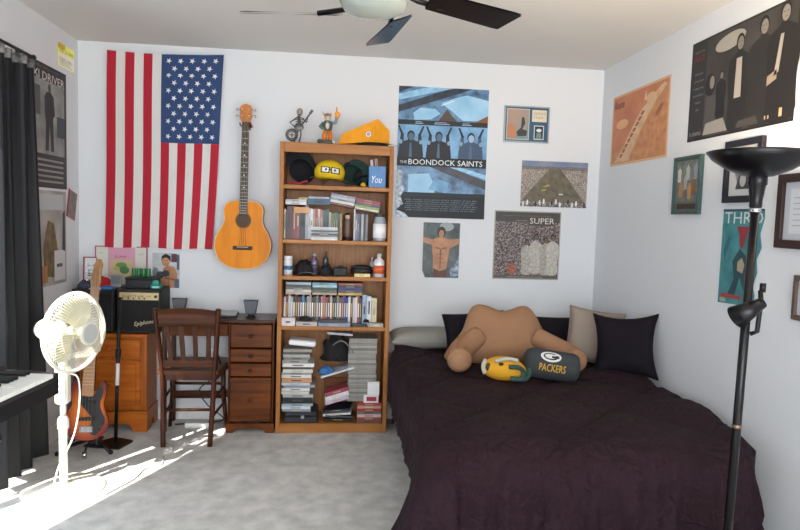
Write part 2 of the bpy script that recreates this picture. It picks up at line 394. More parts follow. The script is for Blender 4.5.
b.grid(20, 12, lambda u, v: (-.085+.17*u, -.045+.09*v, .002+.042*math.sin(PI*u)**.6*math.sin(PI*v)**.6*(1+.25*noise.noise(Vector((u*6, v*4, 1))))), mat('brown_knit', '5C463C', .9, bump=.5, bscale=200))
b.box((-.07,-.035,0), (.07,.035,.003), mat('brown_knit', '5C463C')); b.build('knit_hat', label='crumpled brown knit hat under the yellow cap on the top shelf', cat='hat', loc=(bx(334,180), 4.075, z))
b = MB()
b.tube(smoothpts([(-.06,0,.006), (-.03,.012,.014), (0,-.008,.008), (.03,.006,.018), (.06,-.004,.026)], 5, False), .006, C('A83048'), 8)
b.build('lanyard', label='crimson lanyard strap coiled at the front left of the top shelf', cat='lanyard', loc=(bx(297,183), 4.035, z))
b = MB(); b.ell((0,0,.015), (.017,.017,.0155), C('C8A828')); b.build('ball', label='small mustard yellow ball in front of the black cap on the top shelf', cat='ball', loc=(bx(363,184), 4.035, z))
bag = thing('gift_bag', 'small blue gift bag with white script at the right end of the top shelf', 'bag', (bx(377.5,175), 4.085, z))
bm_ = mat('bag_blue', '3E78B4', .4, noise_amt=.12, nscale=20)
b = MB(); x0, x1 = -.052, .052
b.prism([(-.052,0), (.052,0), (.054,.135), (-.054,.135)], -.035, -.034, bm_); b.prism([(-.052,0), (.052,0), (.054,.135), (-.054,.135)], .034, .035, bm_)
b.box((-.053,-.035,0), (-.052,.035,.134), bm_); b.box((.052,-.035,0), (.053,.035,.134), bm_); b.box((-.052,-.035,0), (.052,.035,.001), bm_); b.build('sack', bag)
b = MB(); b.T = Matrix.Translation((0,-.0358,0)) @ Matrix.Rotation(PI/2, 4, 'X'); b.text('You', -.035, .03, .03, .075, 0, C('E4EEF8'), shear=.3); b.build('lettering', bag)
for k, (dx, h) in enumerate([(-.022, .175), (.006, .183)]):
    o = thing('rolled_paper', ['left white paper roll sticking out of the blue bag', 'right red-edged paper roll sticking out of the blue bag'][k], 'paper roll', (bx(377.5,175)+dx, 4.085+.006*k, z+.003), (0, D2R(-5), 0))
    b = MB(); b.cyl((0,0,0), (0,0,h), .009, C('E8E4E6')); b.build('sheet', o)
    if k: b = MB(); b.cyl((.0,-.0085,.1), (.0,-.0085,h-.001), .003, C('C43838')); b.build('red_edge', o)

# third shelf
z = SH[2]
tin = thing('pill_bottle', 'white and blue striped tub at the left end of the third shelf', 'bottle', (BX0+.058, 4.06, z))
b = MB(); b.lathe([(0,0), (.028,0), (.028,.035), (.028,.036), (.028,.06), (.028,.061), (.028,.10)], C('D4D8DC'), 20); b.build('body', tin)
b = MB(); b.lathe([(.0284,.035), (.0288,.035), (.0288,.06), (.0284,.06)], C('3C6A9C'), 20, closed=True); b.build('label_band', tin, label='blue printed band')
b = MB(); b.lathe([(0,.122), (.026,.122), (.027,.12), (.027,.1), (0,.1)], C('E8E8EA'), 20); b.build('lid', tin)
b = MB(); b.box((-.03,-.03,0), (.03,.03,.0), C('C8A090')) if 0 else None
def blob(name, label, cat, x, y, z, rx, ry, h, col, seed=0, amp=.3, group=None):
    b = MB(); m = mat('fabric_'+col, col, .85, bump=.4, bscale=120)
    def fn(p):
        k = 1+amp*noise.noise(p*2.2+Vector((seed, 0, 0))); return Vector((p.x*k, p.y*k, max(p.z, -.0)*(k)))
    b.ell((0,0,0), (rx, ry, h), m, 26, 16, fn=fn)
    return b.build(name, label=label, cat=cat, loc=(x, y, z), group=group)
blob('beanie', 'crumpled black beanie right of the striped tub on the third shelf', 'hat', bx(303,265), 4.14, z+.0005, .065, .07, .09, '1E1C22', 3)
b = MB()
b.grid(12, 5, lambda u, v: (-.05+.1*u, -.03+.06*v+.01*math.sin(u*3), .012+.008*math.sin(u*PI)), C('B8BCC0')); b.grid(12, 5, lambda u, v: (-.05+.1*u, -.03+.06*v+.01*math.sin(u*3), .0+.00*u), C('B8BCC0')); b.build('folded_cloth', label='pale grey folded cloth lying before the black beanie', cat='cloth', loc=(bx(306,272), 4.045, z))
def bottle(name, label, x, y, z, r, h, gcol, capcol, lab=None):
    o = thing(name, label, 'bottle', (x, y, z))
    b = MB(); b.lathe([(0,0), (r,0), (r,h*.62), (r*.85,h*.72), (r*.4,h*.8), (r*.38,h*.92)], mat('bottle_'+gcol, gcol, .15, spec=.7), 18); b.build('body', o)
    b = MB(); b.lathe([(0,h), (r*.42,h), (r*.44,h*.98), (r*.44,h*.88), (0,h*.88)], C(capcol), 14); b.build('cap', o)
    if lab: b = MB(); b.lathe([(r+.0004,h*.15), (r+.0008,h*.15), (r+.0008,h*.5), (r+.0004,h*.5)], C(lab), 18, closed=True); b.build('label_band', o)
    return o
bottle('cologne_bottle', 'clear violet-tinted bottle with silver cap on the third shelf', bx(313.5,262), 4.13, z, .024, .135, '6C6478', 'A8A8B0', '4A4458')
bottle('cologne_bottle', 'dark glass bottle with brown cap, just left of the camera', bx(325,262), 4.16, z, .018, .150, '3C444C', '7A4C30')
blob('sock', 'rumpled black cloth bundle in the middle of the third shelf', 'cloth', bx(326,268), 4.09, z+.0005, .048, .04, .07, '16161A', 8)
cm = thing('camera_body', 'black compact camera lying in the middle of the third shelf', 'camera', (bx(340,268), 4.06, z))
b = MB(); b.box((-.045,-.02,0), (.045,.02,.058), C('1C1C20'), .008); b.box((-.02,-.015,.058), (.02,.012,.068), C('222226'), .003); b.build('body', cm)
b = MB(); b.cyl((0,-.02,.028), (0,-.032,.028), .020, C('101014'), n=20); b.build('lens', cm)
cs = thing('sunglasses_case', 'long black sunglasses case to the right of the black camera', 'case', (bx(362,268), 4.12, z))
b = MB(); b.ell((0,0,.03), (.075,.03,.03), C('18181C')); b.build('lower_shell', cs); b = MB(); b.ell((0,.006,.052), (.07,.026,.018), C('1E1E22'), fn=lambda p: Vector((p.x, p.y, max(p.z, -.2)))); b.build('upper_shell', cs)
book('notebook', 'cream yellow notebook lying at the front right of the third shelf', 'notebook', bx(354,275), 4.02, z+.0005, .10, .05, .020, G('E8D088'), lying=True)
bottle('lotion_bottle', 'white bottle with an orange label at the right end of the third shelf', BX1-.026-.045, 4.06, z, .036, .150, 'DCDCE0', 'C0C4C8', 'D06030')
bottle('cologne_bottle', 'tiny clear bottle behind the orange-labelled bottle', BX1-.026-.085, 4.15, z, .016, .12, '9A9CA4', 'B8BCC0')

# fourth shelf
z = SH[3]
dv = ['D4CCD0:pinkish white', '742C34:maroon', 'D8D8DC:white', 'C0C4C8:silver', '1C1C22:black', '24262C:charcoal', '8C2830:red', '18181C:black', '2C9AC8:bright cyan', '2A3444:dark blue', 'A8A8AC:grey', 'B49890:dusty beige', '3A3A3E:dark grey', '46484C:graphite', '8C8E92:mid grey', '26282A:black', 'C08088:rose', 'B86870:pink', 'A05860:dull red', '60262C:wine', 'C8B8A8:sand', '203028:dark green', '2C2E34:black', '9C8C7C:taupe', '547048:green', 'A03C8C:magenta', '3A3C8C:royal blue', '28407C:navy', 'E4E4E8:white', '503038:plum', 'D8C8C4:cream', 'E8E0DC:ivory', 'B04848:tomato red', '3C5068:steel blue']
x = BX0+.032
for i, s_ in enumerate(dv):
    h, nm = s_.split(':'); wd = .0147 if i < 32 else .014
    b = MB(); hh = .176+.006*((i*7) % 3)
    b.box((0,0,0), (wd-.0008,.13,hh), G(h), .001); b.box((.003,-.0005,.05), (wd-.004,0,.14), C(['F0EEE8', 'C8A050', 'B8C4D0', 'E0D0D0'][i % 4]))
    b.build('video_case', label=f'{nm} upright video case, {ORD[i]} from the left on the fourth shelf', cat='video case', group='upright video cases on the fourth shelf', loc=(x, 4.09, z+.0005)); x += wd
for i, (nm, h, wd) in enumerate([('pale blue', '9CB0C8', .03), ('white', 'DCDEE4', .03), ('cream barred', 'D4C8A4', .035)]):
    book('book', f'{nm} thick upright book, {ORD[i]} of three at the right end of the fourth shelf', 'book', x+.002, 4.06, z+.0005, wd-.002, .14, .20-.01*i, G(h)); x += wd
pile = [(285, 311, ['D8B098:peach', 'C8D4D8:pale grey', '8C7C50:khaki', '3C5468:slate blue', 'B8C8D4:ice blue']), (311.6, 337, ['C0A088:tan', '5C7C70:sage green', '3C4A44:dark green', 'A8D4E0:pale aqua', '90B8CC:light blue']), (337.8, 363, ['D8B83C:yellow', '5C4868:purple', '34408C:royal blue', '2A3050:navy', 'B84030:red orange'])]
for k, (a, c, ls) in enumerate(pile):
    for i, s_ in enumerate(ls):
        h, nm = s_.split(':')
        book('video_case', f'{nm} flat case, {ORD[i]} from below in the {["left","middle","right"][k]} pile over fourth-shelf row', 'video case', bx(a,290)+.002*(i % 2), 4.088, z+.192+i*.0158, bx(c,290)-bx(a,290)-.004, .13, .015, G(h), lying=True, group='flat video cases over the fourth-shelf row')
book('card_box', 'small white box at the front left corner of the fourth shelf', 'box', bx(281,322), 4.015, z+.0005, .088, .06, .05, G('D6CED0'))
book('magazine', 'open pale magazine near the front left of the fourth shelf', 'magazine', bx(296,325), 4.012, z+.0005, .13, .07, .028, G('C4B8B4'), lying=True)
blob('wallet', 'black leather wallet on top of the pale magazine', 'wallet', bx(305,315), 4.048, z+.0292, .045, .022, .028, '1A181C', 5)
book('magazine', 'blue and white magazine lying in the middle front of the fourth shelf', 'magazine', bx(318,325), 4.010, z+.0005, .20, .07, .022, G('8C9CB4'), lying=True)
book('video_case', 'dark grey flat case lying on the blue and white magazine', 'video case', bx(319,320), 4.014, z+.0232, .165, .06, .016, G('3A3C40'), lying=True)
book('video_case', 'black slim case at the front right of the fourth shelf', 'video case', bx(352,325), 4.014, z+.0005, .09, .07, .014, G('202226'), lying=True)
book('notebook', 'pale grey notepad at the front right corner of the fourth shelf', 'notebook', bx(368,325), 4.014, z+.0005, .095, .05, .024, G('B0ACA4'), lying=True)
blob('watch', 'black coiled wristwatch on the slim case at the fourth shelf', 'watch', bx(366,320), 4.045, z+.0265, .020, .014, .018, '14141A', 2)

# bottom compartment
z = SH[4]
seq = [('black briefcase-like', '26282E', .072, .20, 'D'), ('pale grey', '98A4AC', .012, .18, 0), ('white', 'D0D8DC', .014, .18, 0), ('light blue', 'A8B8C4', .012, .19, 0), ('dark green', '1A2A24', .030, .18, 0), ('light grey', 'B8BCBC', .016, .19, 0), ('cream', 'CCC8BC', .014, .18, 0), ('white', 'D8DADA', .014, .18, 0), ('silver', 'A4A8AC', .014, .19, 0), ('pale blue', 'BCCCD8', .012, .18, 0), ('orange', 'D8A070', .020, .18, 0), ('white', 'E0DEDA', .016, .19, 0), ('grey', 'A0A09C', .012, .18, 0), ('off-white', 'D8D4CC', .016, .18, 0), ('charcoal', '50504E', .010, .17, 0), ('white', 'E4E2E0', .018, .19, 0), ('ash grey', 'A8A6A0', .014, .17, 0), ('grey green', '90948C', .014, .17, 0), ('pale grey', 'BCBCB8', .014, .16, 0), ('dark grey', '5C5C5A', .010, .17, 0), ('stone', 'A8A49C', .014, .17, 0)]
zz = z+.0005
cse = thing('instrument_case', 'black hard plastic case at the bottom of the left paper stack', 'case', (bx(301,415), 4.12, zz))
b = MB(); b.box((-.105,-.1,0), (.105,.1,.040), C('22242A'), .006); b.build('lower_shell', cse); b = MB(); b.box((-.104,-.099,.041), (.104,.099,.070), C('2A2C32'), .01); b.build('lid', cse)
b = MB(); b.box((.0,-.106,.03), (.02,-.1005,.05), C('8C9098')); b.build('latch', cse); zz += .072
for i, (nm, h, th, wd, q) in enumerate(seq[1:]):
    th *= 1.36
    book('paper_booklet', f'{nm} booklet, {ORD[i]} above the black case in the left bottom-shelf stack', 'booklet', BX0+.03+random.uniform(0, .014), 4.022+random.uniform(0, .02), zz, wd+random.uniform(-.008, .01), .2, th*.94, G(h), lying=True, group='papers stacked at the bottom left'); zz += th
    if zz > .56: break
rt = thing('game_console', 'white plastic box tilted on top of the left paper stack', 'box', (bx(302,343), 4.10, zz+.034), (0, D2R(5), 0))
b = MB(); b.box((-.085,-.07,-.014), (.085,.07,.02), C('ECECEE'), .008); b.build('shell', rt)
# right stack: red video boxes below, thin comics above
zz = z+.0005
for i, (nm, h) in enumerate([('brown', '8C5C50'), ('red and cream', 'B05048'), ('pink', 'D8B8B8'), ('grey striped', '8C8484'), ('red', 'C04038'), ('cream and red', 'D0A898'), ('tomato', 'C84C3C')]):
    book('video_box', f'{nm} flat video box, {ORD[i]} from the bottom of the right bottom stack', 'video box', bx(358,415)-.008, 4.018+.003*(i % 2), zz, .155, .17, .0185, G(h), lying=True); zz += .0188
hb = zz
for i in range(26):
    cc = ['B0ACA4', 'A09C96', 'C0BCB4', '98968E', 'B8B6B0', 'A8A8A4'][(i*5) % 6]
    mb = MB(); dx = random.uniform(-.004, .004); w_ = .18
    mb.box((-w_/2, -.1, 0), (w_/2, .1, .0152), G(cc), .001); mb.box((-w_/2, -.1006, .006), (w_/2, -.1, .008), C('78746E'))
    mb.build('comic_book', label=f'thin greyish comic, {ORD[i]} above the red boxes in the right bottom-shelf pile', cat='comic', group='comics in the right bottom-shelf pile', loc=(bx(362,380)+dx+.0, 4.15+random.uniform(0, .01), zz)); zz += .0158
    if zz > .64: break
cb = MB(); cb.box((-.048,-.012,0), (.048,.012,.052), C('E4E0E0'), .002); cb.box((-.03,-.0128,.012), (.034,-.012,.04), C('A03040'), 0)
cb.build('card_box', label='white box with a dark red emblem standing before the grey comics', cat='box', loc=(bx(371,393), 4.030, hb))
cb = MB(); cb.box((-.038,-.010,0), (.038,.010,.084), C('E8E8E8'), .002); cb.build('card_box', label='plain white upright box above the red-emblem box', cat='box', loc=(bx(373.5,380), 4.028, hb+.0525))
# middle of the bottom compartment
for i, (nm, h, y0, a) in enumerate([('black', '1C1C20', 0, 0), ('grey', '54585E', .02, 3), ('white', 'D8D8D8', .035, -6), ('dark blue', '22283C', .06, -8)]):
    book('magazine', f'{nm} magazine in the loose middle heap of the bottom shelf, {ORD[i]} from below', 'magazine', bx(324,415), 4.03, z+.012+y0, .18, .18, .012, G(h), rot=(0, D2R(a), D2R(a)), lying=True)
for i, (nm, h) in enumerate([('white and purple', 'C8B8C8'), ('white', 'E0DEE0'), ('red-titled', 'B8485C')]):
    book('video_box', f'{nm} sloping box in the middle heap of the bottom shelf, {ORD[i]} from below', 'video box', bx(325,400), 4.03, z+.135+i*.027, .155, .12, .025, G(h), rot=(0, D2R(-17), 0), lying=True)
pr = wood('board_brown', '6A3C22', '7C4A2C', 'x')
b = MB(); b.box((-.09,-.004,0), (.09,.004,.14), pr, .002); b.build('wooden_board', label='dark brown board standing behind the middle heap of the bottom shelf', cat='board', loc=(bx(338,375), 4.24, z+.001+.10))
b = MB(); b.box((-.11,-.09,-.006), (.11,.09,.006), C('C8CCD4'), .002); b.build('paper_folder', label='silver-white folder sloping upward to the right at mid height of the bottom shelf', cat='folder', loc=(bx(337,378), 4.12, .385), rot=(0, D2R(-17), 0))
blob('cloth_bundle', 'blue cloth bundle resting on the sloping folder', 'cloth', bx(326,372), 4.07, .373, .05, .035, .045, '3468A0', 4)
blob('backpack', 'black fabric bag crammed between the two paper stacks', 'bag', bx(336,355), 4.13, .452, .096, .07, .165, '121216', 9, .35)
b = MB(); b.tube(smoothpts([(-.06,0,.0), (-.02,-.02,.03), (.02,-.02,.02), (.06,-.015,-.03), (.07,-.01,-.05)], 5, False), .004, C('7C7C78')); b.build('cable', label='grey cable looping over the black bag on the bottom shelf', cat='cable', loc=(bx(342,352), 4.052, .56))
book('magazine', 'pale flat magazine wedged on top between the two bottom-shelf stacks', 'magazine', bx(327,338), 4.05, .625, .16, .15, .014, G('C4C4CC'), rot=(0, D2R(4), 0), lying=True)

# on top of the bookcase
z = BH-.0015
iron = mat('blackened_iron', '5C5A58', .35, .7)
sk = thing('metal_sculpture', 'dark metal skeleton playing a guitar, on the left of the bookcase top', 'sculpture', (bx(298,140), 4.06, z))
b = MB(); b.tube([(.0,0,.0), (.012,0,.05), (.008,0,.10)], .0045, iron); b.tube([(-.032,0,.0), (-.012,0,.06), (.004,0,.10)], .0045, iron); b.build('legs_frame', sk)
b = MB(); b.tube([(.005,0,.10), (.0,0,.13), (-.004,0,.165)], .010, iron); 
for k in range(4): b.tube([(-.022,0,.118+k*.012), (.0,-.012,.122+k*.012), (.022,0,.118+k*.012)], .0028, iron)
b.build('ribcage', sk)
b = MB(); b.ell((.002,0,.192), (.020,.018,.023), mat('bone_metal', '9C8A78', .4, .4)); b.box((-.010,-.02,.165), (.012,-.004,.176), iron); b.build('skull', sk)
b = MB(); b.tube([(-.016,0,.155), (-.058,0,.125), (-.028,-.012,.10), (.0,-.02,.095)], .0045, iron); b.build('left_arm', sk)
b = MB(); b.tube([(.018,0,.155), (.046,0,.130), (.050,-.014,.155)], .0045, iron); b.build('right_arm', sk)
b = MB(); b.ell((.0,-.024,.095), (.030,.006,.022), iron); b.tube([(.01,-.024,.10), (.07,-.024,.185)], .005, iron); b.box((.066,-.028,.178), (.082,-.02,.205), iron, rot=RY(D2R(35))); b.build('guitar', sk)
b = MB()
b.tube([(-.045+.030*math.cos(a), .01, .050+.030*math.sin(a)) for a in [2*PI*i/20 for i in range(20)]], .010, iron, closed=True); b.tube([(-.045,.01,.0), (-.045,.01,.025)], .004, iron); b.tube([(-.06,.01,.05), (-.03,.01,.05)], .003, iron); b.tube([(-.045,.01,.035), (-.045,.01,.065)], .003, iron); b.build('drum_ring', sk)
vk = thing('bobble_figure', 'painted figurine in orange trousers raising a giant orange foam finger', 'figurine', (bx(326.5,142), 4.06, z))
b = MB(); b.cyl((0,0,0), (0,0,.022), .045, C('50544C'), r2=.040, n=22); b.ell((-.045,-.01,.016), (.018,.015,.016), C('3C4A40')); b.ell((.04,-.015,.012), (.014,.014,.012), C('C8C8C0')); b.build('base', vk)
b = MB(); b.tube([(-.015,0,.022), (-.018,0,.05), (-.012,0,.085)], .014, C('D87820')); b.tube([(.015,0,.022), (.018,0,.05), (.012,0,.085)], .014, C('D87820')); b.build('trousers', vk)
b = MB(); b.lathe([(.022,.082), (.030,.105), (.032,.13), (.020,.145), (0,.148)], C('4C5A54'), 16); b.ell((0,-.022,.115), (.014,.012,.024), C('C8C4B8')); b.build('jacket', vk)
b = MB(); b.ell((0,0,.165), (.020,.019,.021), C('D8A888')); b.ell((0,-.014,.157), (.014,.009,.012), C('C8C0B0')); b.build('head', vk)
b = MB(); b.lathe([(.022,.172), (.018,.188), (0,.193)], C('7C7468'), 16); b.cyl((-.02,0,.178), (-.036,0,.205), .006, C('D89850'), r2=.001); b.cyl((.018,0,.178), (.024,0,.200), .005, C('D89850'), r2=.001); b.build('helmet', vk)
b = MB(); b.tube([(.028,0,.132), (.05,0,.138), (.056,-.004,.165)], .011, C('7C9090')); b.build('raised_arm', vk)
b = MB(); b.tube([(-.028,0,.132), (-.046,-.004,.108), (-.03,-.02,.095)], .010, C('5C7C6C')); b.build('lowered_arm', vk)
b = MB(); b.box((.044,-.012,.165), (.074,.004,.200), C('E0902C'), .004); b.box((.050,-.010,.200), (.060,.002,.232), C('E0902C'), .003); b.box((.070,-.010,.178), (.078,.002,.192), C('E0902C'), .002); b.build('foam_hand', vk)
ch = thing('novelty_hat', 'orange-yellow wedge-shaped foam hat with black visor on the right of the bookcase top', 'hat', (bx(370,140), 4.10, z))
foam = mat('foam_orange', 'E89A14', .7, noise_amt=.06, nscale=40, bump=.15, bscale=90)
b = MB()
bot = [(-.205,-.045,.003), (-.01,-.085,.022), (.125,-.01,.028), (.11,.09,.028), (-.14,.09,.004)]
topv = [(-.160,-.050,.070), (.000,-.080,.148), (.115,-.01,.108), (.10,.085,.108), (-.12,.085,.080)]
topv = [(-.170,-.035,.072), (.045,-.068,.168), (.125,-.008,.105), (.10,.085,.098), (-.12,.085,.072)]
b.add(bot+topv, [(4,3,2,1,0), (5,6,7,8,9), (0,1,6,5), (1,2,7,6), (2,3,8,7), (3,4,9,8), (4,0,5,9)], foam); b.build('foam_wedge', ch)
b = MB(); b.T = Matrix.Translation((-.012,-.0855,.068)) @ Matrix.Rotation(D2R(-14), 4, 'Z') @ Matrix.Rotation(PI/2, 4, 'X'); b.T = b.T
b.disc(.0, -.0, .017, .017, 0.004, C('D8DCE8')); b.disc(.0, -.0, .011, .011, .0046, C('8C90B0')); b.build('badge', ch, weld=False)
b = MB()
b.grid(20, 6, lambda u, v: (.02+(.12+.04*v)*math.cos(D2R(-150+150*u)), -.0+(.075+.055*v)*math.sin(D2R(-150+150*u)), .016+.006*u-.010*v), mat('visor_black', '1C1E24', .35)); b.grid(20, 6, lambda u, v: (.02+(.12+.04*v)*math.cos(D2R(-150+150*u)), (.075+.055*v)*math.sin(D2R(-150+150*u)), .012+.006*u-.010*v), mat('visor_black', '1C1E24', .35))
b.build('visor', ch)
b = MB(); b.T = Matrix.Translation((.02, 0, 0)); b.lathe([(.07,.001), (.10,.001), (.10,.018), (.07,.022)], C('202228'), 24); b.build('head_band', ch)

# ------------------------------------------------------------------ flag
fl = thing('flag', 'stars and stripes flag hung vertically on the back wall', 'flag', (-1.092, YB-.022, 1.14))
FW, FH = .720, 1.245
def fwarp(x, y, k=0):
    u = x/FW+.5; v = y/FH
    sag = -.012*math.sin(PI*u)*v if v > .9 else -.008*math.sin(PI*u)*max(0, v-.5)
    pull = (-.022*(1-v)*(1 if u < .5 else 1)) - (.0 if u < .5 else (.045*(1-v)*(u-.5)*2))
    return (x+pull+.004*math.sin(v*5), -(.004*math.sin(u*34+v*1.5)*(.4+.6*(1-v)) + .004*math.sin(u*11+1)) - k, y+sag-.010*math.sin(u*PI*4)*.3*(1-v)+ .012*u*(v))
def fl_rect(b, x0, y0, x1, y1, m, k=0, nx=None, ny=None):
    nx = nx or max(2, int((x1-x0)/.014)); ny = ny or max(2, int((y1-y0)/.05))
    b.grid(nx, ny, lambda u, v: fwarp(x0+(x1-x0)*u, y0+(y1-y0)*v, k), m)
red = mat('flag_red', 'B01830', .8, bump=.15, bscale=300); wht = mat('flag_white', 'D9D6D2', .8, bump=.15, bscale=300); blu = mat('flag_blue', '2A4470', .8, bump=.15, bscale=300)
CX0 = -FW/2+6*FW/13; CY0 = FH*.545
b = MB()
for i in range(13):
    x0 = -FW/2+i*FW/13; x1 = x0+FW/13
    fl_rect(b, x0, 0, x1, FH if i < 6 else CY0, red if i % 2 == 0 else wht)
fl_rect(b, CX0, CY0, FW/2, FH, blu); b.build('cloth', fl)
b = MB(); cw = FW/2-CX0; chh = FH-CY0
for r in range(11):
    n = 5 if r % 2 == 0 else 4
    for k in range(n):
        cx = CX0+cw*((k*2+1+(0 if n == 5 else 1))/10.0)*.94+cw*.03; cy = CY0+chh*(1-(r+.85)/11.7)
        pts = [(cx+(.0198 if j % 2 == 0 else .0080)*math.sin(.45+2*PI*j/10), cy+(.0198 if j % 2 == 0 else .0080)*math.cos(.45+2*PI*j/10)) for j in range(10)]
        b.add([fwarp(px_, py_, .0035) for px_, py_ in pts]+[fwarp(cx, cy, .0035)], [(j, (j+1) % 10, 10) for j in range(10)], C('DDDDE0'))
b.build('stars', fl, label='fifty white stars', recalc=True)
for sx in (-1, 1):
    p = fwarp(sx*(FW/2-.008), FH-.008); b = MB(); b.cyl((p[0], p[1]-.012, p[2]), (p[0], .02, p[2]), .005, C('7A1820' if sx < 0 else '30343C')); b.build('push_pin', fl)

# ------------------------------------------------------------------ acoustic bass on wall
gt = thing('acoustic_guitar', 'amber acoustic guitar with round body hanging on the wall beside the flag', 'guitar', (-.593, YB-.010, 1.02), (0, D2R(.6), 0))
amber = mat('amber_top', 'D87E04', .42, spec=.25, color2='E88E08', nscale=6, stretch=(6, 1, .8)); ambs = mat('amber_side', '9C5010', .3)
half = [(0,.0), (.075,.010), (.135,.045), (.168,.105), (.176,.165), (.160,.225), (.132,.275), (.118,.320), (.120,.355), (.122,.390), (.105,.425), (.065,.444), (.0,.448)]
rt_ = smoothpts([(x, y, 0) for x, y in half], 5, False)
out = [(p.x, p.y) for p in rt_]+[(-p.x, p.y) for p in rt_[::-1]][1:-1]
sc = 1.03
out = [(x*sc, y) for x, y in out]
b = MB(); b.prism(out, -.085, -.005, ambs, smooth=True); b.build('body_sides', gt)
b = MB(); b.prism([(x*.985, .003+y*.987) for x, y in out], -.088, -.0852, amber); b.build('soundboard', gt)
b = MB(); b.tube([(x*.99, -.0865, .002+y*.99) for x, y in out], .0025, C('E8D8B0'), 6, closed=True); b.build('binding', gt)
def dsk(b, x, zc, rx, rz, y, m, n=24): b.prism([(x+rx*math.cos(a), zc+rz*math.sin(a)) for a in [2*PI*i/n for i in range(n)]], y, y+.0012, m)
b = MB(); dsk(b, 0, .318, .052, .052, -.0892, C('8A5420')); dsk(b, 0, .318, .045, .045, -.0897, mat('sound_hole', '5A4A3C', .8)); b.build('sound_hole', gt)
b = MB(); b.box((-.062,-.098,.128), (.062,-.089,.152), C('2A1A14'), .003); b.box((-.036,-.101,.144), (.036,-.096,.148), C('D8D0C0')); b.build('bridge', gt)
b = MB(); b.prism([(-.025,.345), (.025,.345), (.0205,.945), (-.0205,.945)], -.100, -.0895, mat('fingerboard', '2E2420', .5)); b.build('fretboard', gt)
b = MB(); b.prism([(-.023,.44), (.023,.44), (.020,.945), (-.020,.945)], -.0893, -.062, ambs); b.build('neck', gt)
b = MB()
for k in range(20):
    zz = .93-.58*(1-.94387**(k+1))/(1-.94387**21); b.box((-.023,-.1012,zz), (.023,-.1002,zz+.0018), mat('fret_metal', 'B8B8B0', .3, .8))
    if k in (2, 4, 6, 8, 11): b.cyl((0,-.1012,zz+.012), (0,-.1002,zz+.012), .004, C('E0E0E0'), n=8)
b.build('frets', gt)
hd = [(-.024,.945), (.024,.945), (.037,.972), (.038,1.035), (.028,1.052), (.0,1.062), (-.028,1.052), (-.038,1.035), (-.037,.972)]
b = MB(); b.prism(hd, -.086, -.070, mat('amber_head', 'C0701C', .3)); b.build('headstock', gt)
for sx in (-1, 1):
    for zz in (.985, 1.025):
        b = MB(); b.cyl((sx*.036,-.078,zz), (sx*.058,-.078,zz), .003, mat('chrome', 'C0C0C4', .2, 1)); b.box((sx*.058-.006,-.082,zz-.008), (sx*.058+.006,-.074,zz+.008), mat('chrome', 'C0C0C4'), .002); b.cyl((sx*.02,-.094,zz), (sx*.02,-.086,zz), .005, mat('chrome', 'C0C0C4')); b.build('tuning_peg', gt)
b = MB()
for k in range(4): b.tube([((k-1.5)*.013,-.1022,.146), ((k-1.5)*.009,-.1030,.945), ((-1 if k < 2 else 1)*.02,-.094,.985 if k in (0, 3) else 1.02)], .0008, mat('string', 'B09878', .4, .6), 5)
b.build('strings', gt)
hk = thing('wall_hook', 'dark padded wall hook holding the amber guitar by its headstock', 'hook', (-.583, YB-.001, 1.955))
b = MB(); b.box((-.02,-.012,-.03), (.02,0,.03), C('4A2C20'), .003); b.build('plate', hk)
b = MB(); 
for sx in (-1, 1): b.tube([(0,-.012,-.008), (sx*.034,-.02,-.008), (sx*.034,-.085,-.008), (sx*.034,-.105,.002)], .005, C('7A3030'))
b.build('fork', hk)

# ------------------------------------------------------------------ posters
def plane_thing(name, label, cat, side, u, z, tilt=0, off_=.0015, group=None):
    """frame of a flat thing: local x to the viewer's right, local y up, local z out of the wall; origin at its lower left corner"""
    if side == 'back': X, Z, L = Vector((1,0,0)), Vector((0,-1,0)), Vector((u, YB-off_, z))
    elif side == 'right': X, Z, L = Vector((0,-1,0)), Vector((-1,0,0)), Vector((XR-off_, u, z))
    else: X, Z, L = Vector((0,1,0)), Vector((1,0,0)), Vector((XL+off_, u, z))
    Y = Vector((0,0,1)); M = Matrix((X, Y, Z)).transposed().to_4x4()
    o = bpy.data.objects.new(name, None); COL.objects.link(o); o.empty_display_size = .05
    M = Matrix.Translation(L) @ M @ Matrix.Rotation(tilt, 4, 'Z'); o.matrix_world = M
    tag(o, label, cat, group); return o
def finish(b, o, name='sheet'):       # single-mesh flat thing
    nm = o.name.split('.')[0]; M0 = o.matrix_basis.copy(); o.name = 'placeholder'
    me = b.build(nm, recalc=False, weld=False); me.matrix_world = M0
    for k in ('label', 'category', 'group'):
        if k in o: me[k] = o[k]
    bpy.data.objects.remove(o); return me
def crowd(key, a, c, sc=90, third=None):
    M = mat(key, a, .5)
    if 'done' in M: return M
    M['done'] = 1
    N = M.node_tree.nodes; L = M.node_tree.links; tc = N.new('ShaderNodeTexCoord'); v = N.new('ShaderNodeTexVoronoi'); v.inputs['Scale'].default_value = sc
    L.new(tc.outputs['Object'], v.inputs['Vector']); r = N.new('ShaderNodeValToRGB'); sp = N.new('ShaderNodeSeparateColor'); L.new(v.outputs['Color'], sp.inputs[0]); L.new(sp.outputs[0], r.inputs[0])
    r.color_ramp.elements[0].color = (*lin(a), 1); r.color_ramp.elements[1].color = (*lin(c), 1)
    if third: e = r.color_ramp.elements.new(.5); e.color = (*lin(third), 1)
    L.new(r.outputs[0], N['Principled BSDF'].inputs['Base Color']); return M
def sheet(b, w_, h_, m, th=.0012): b.box((0,0,0), (w_,h_,th), m); return th
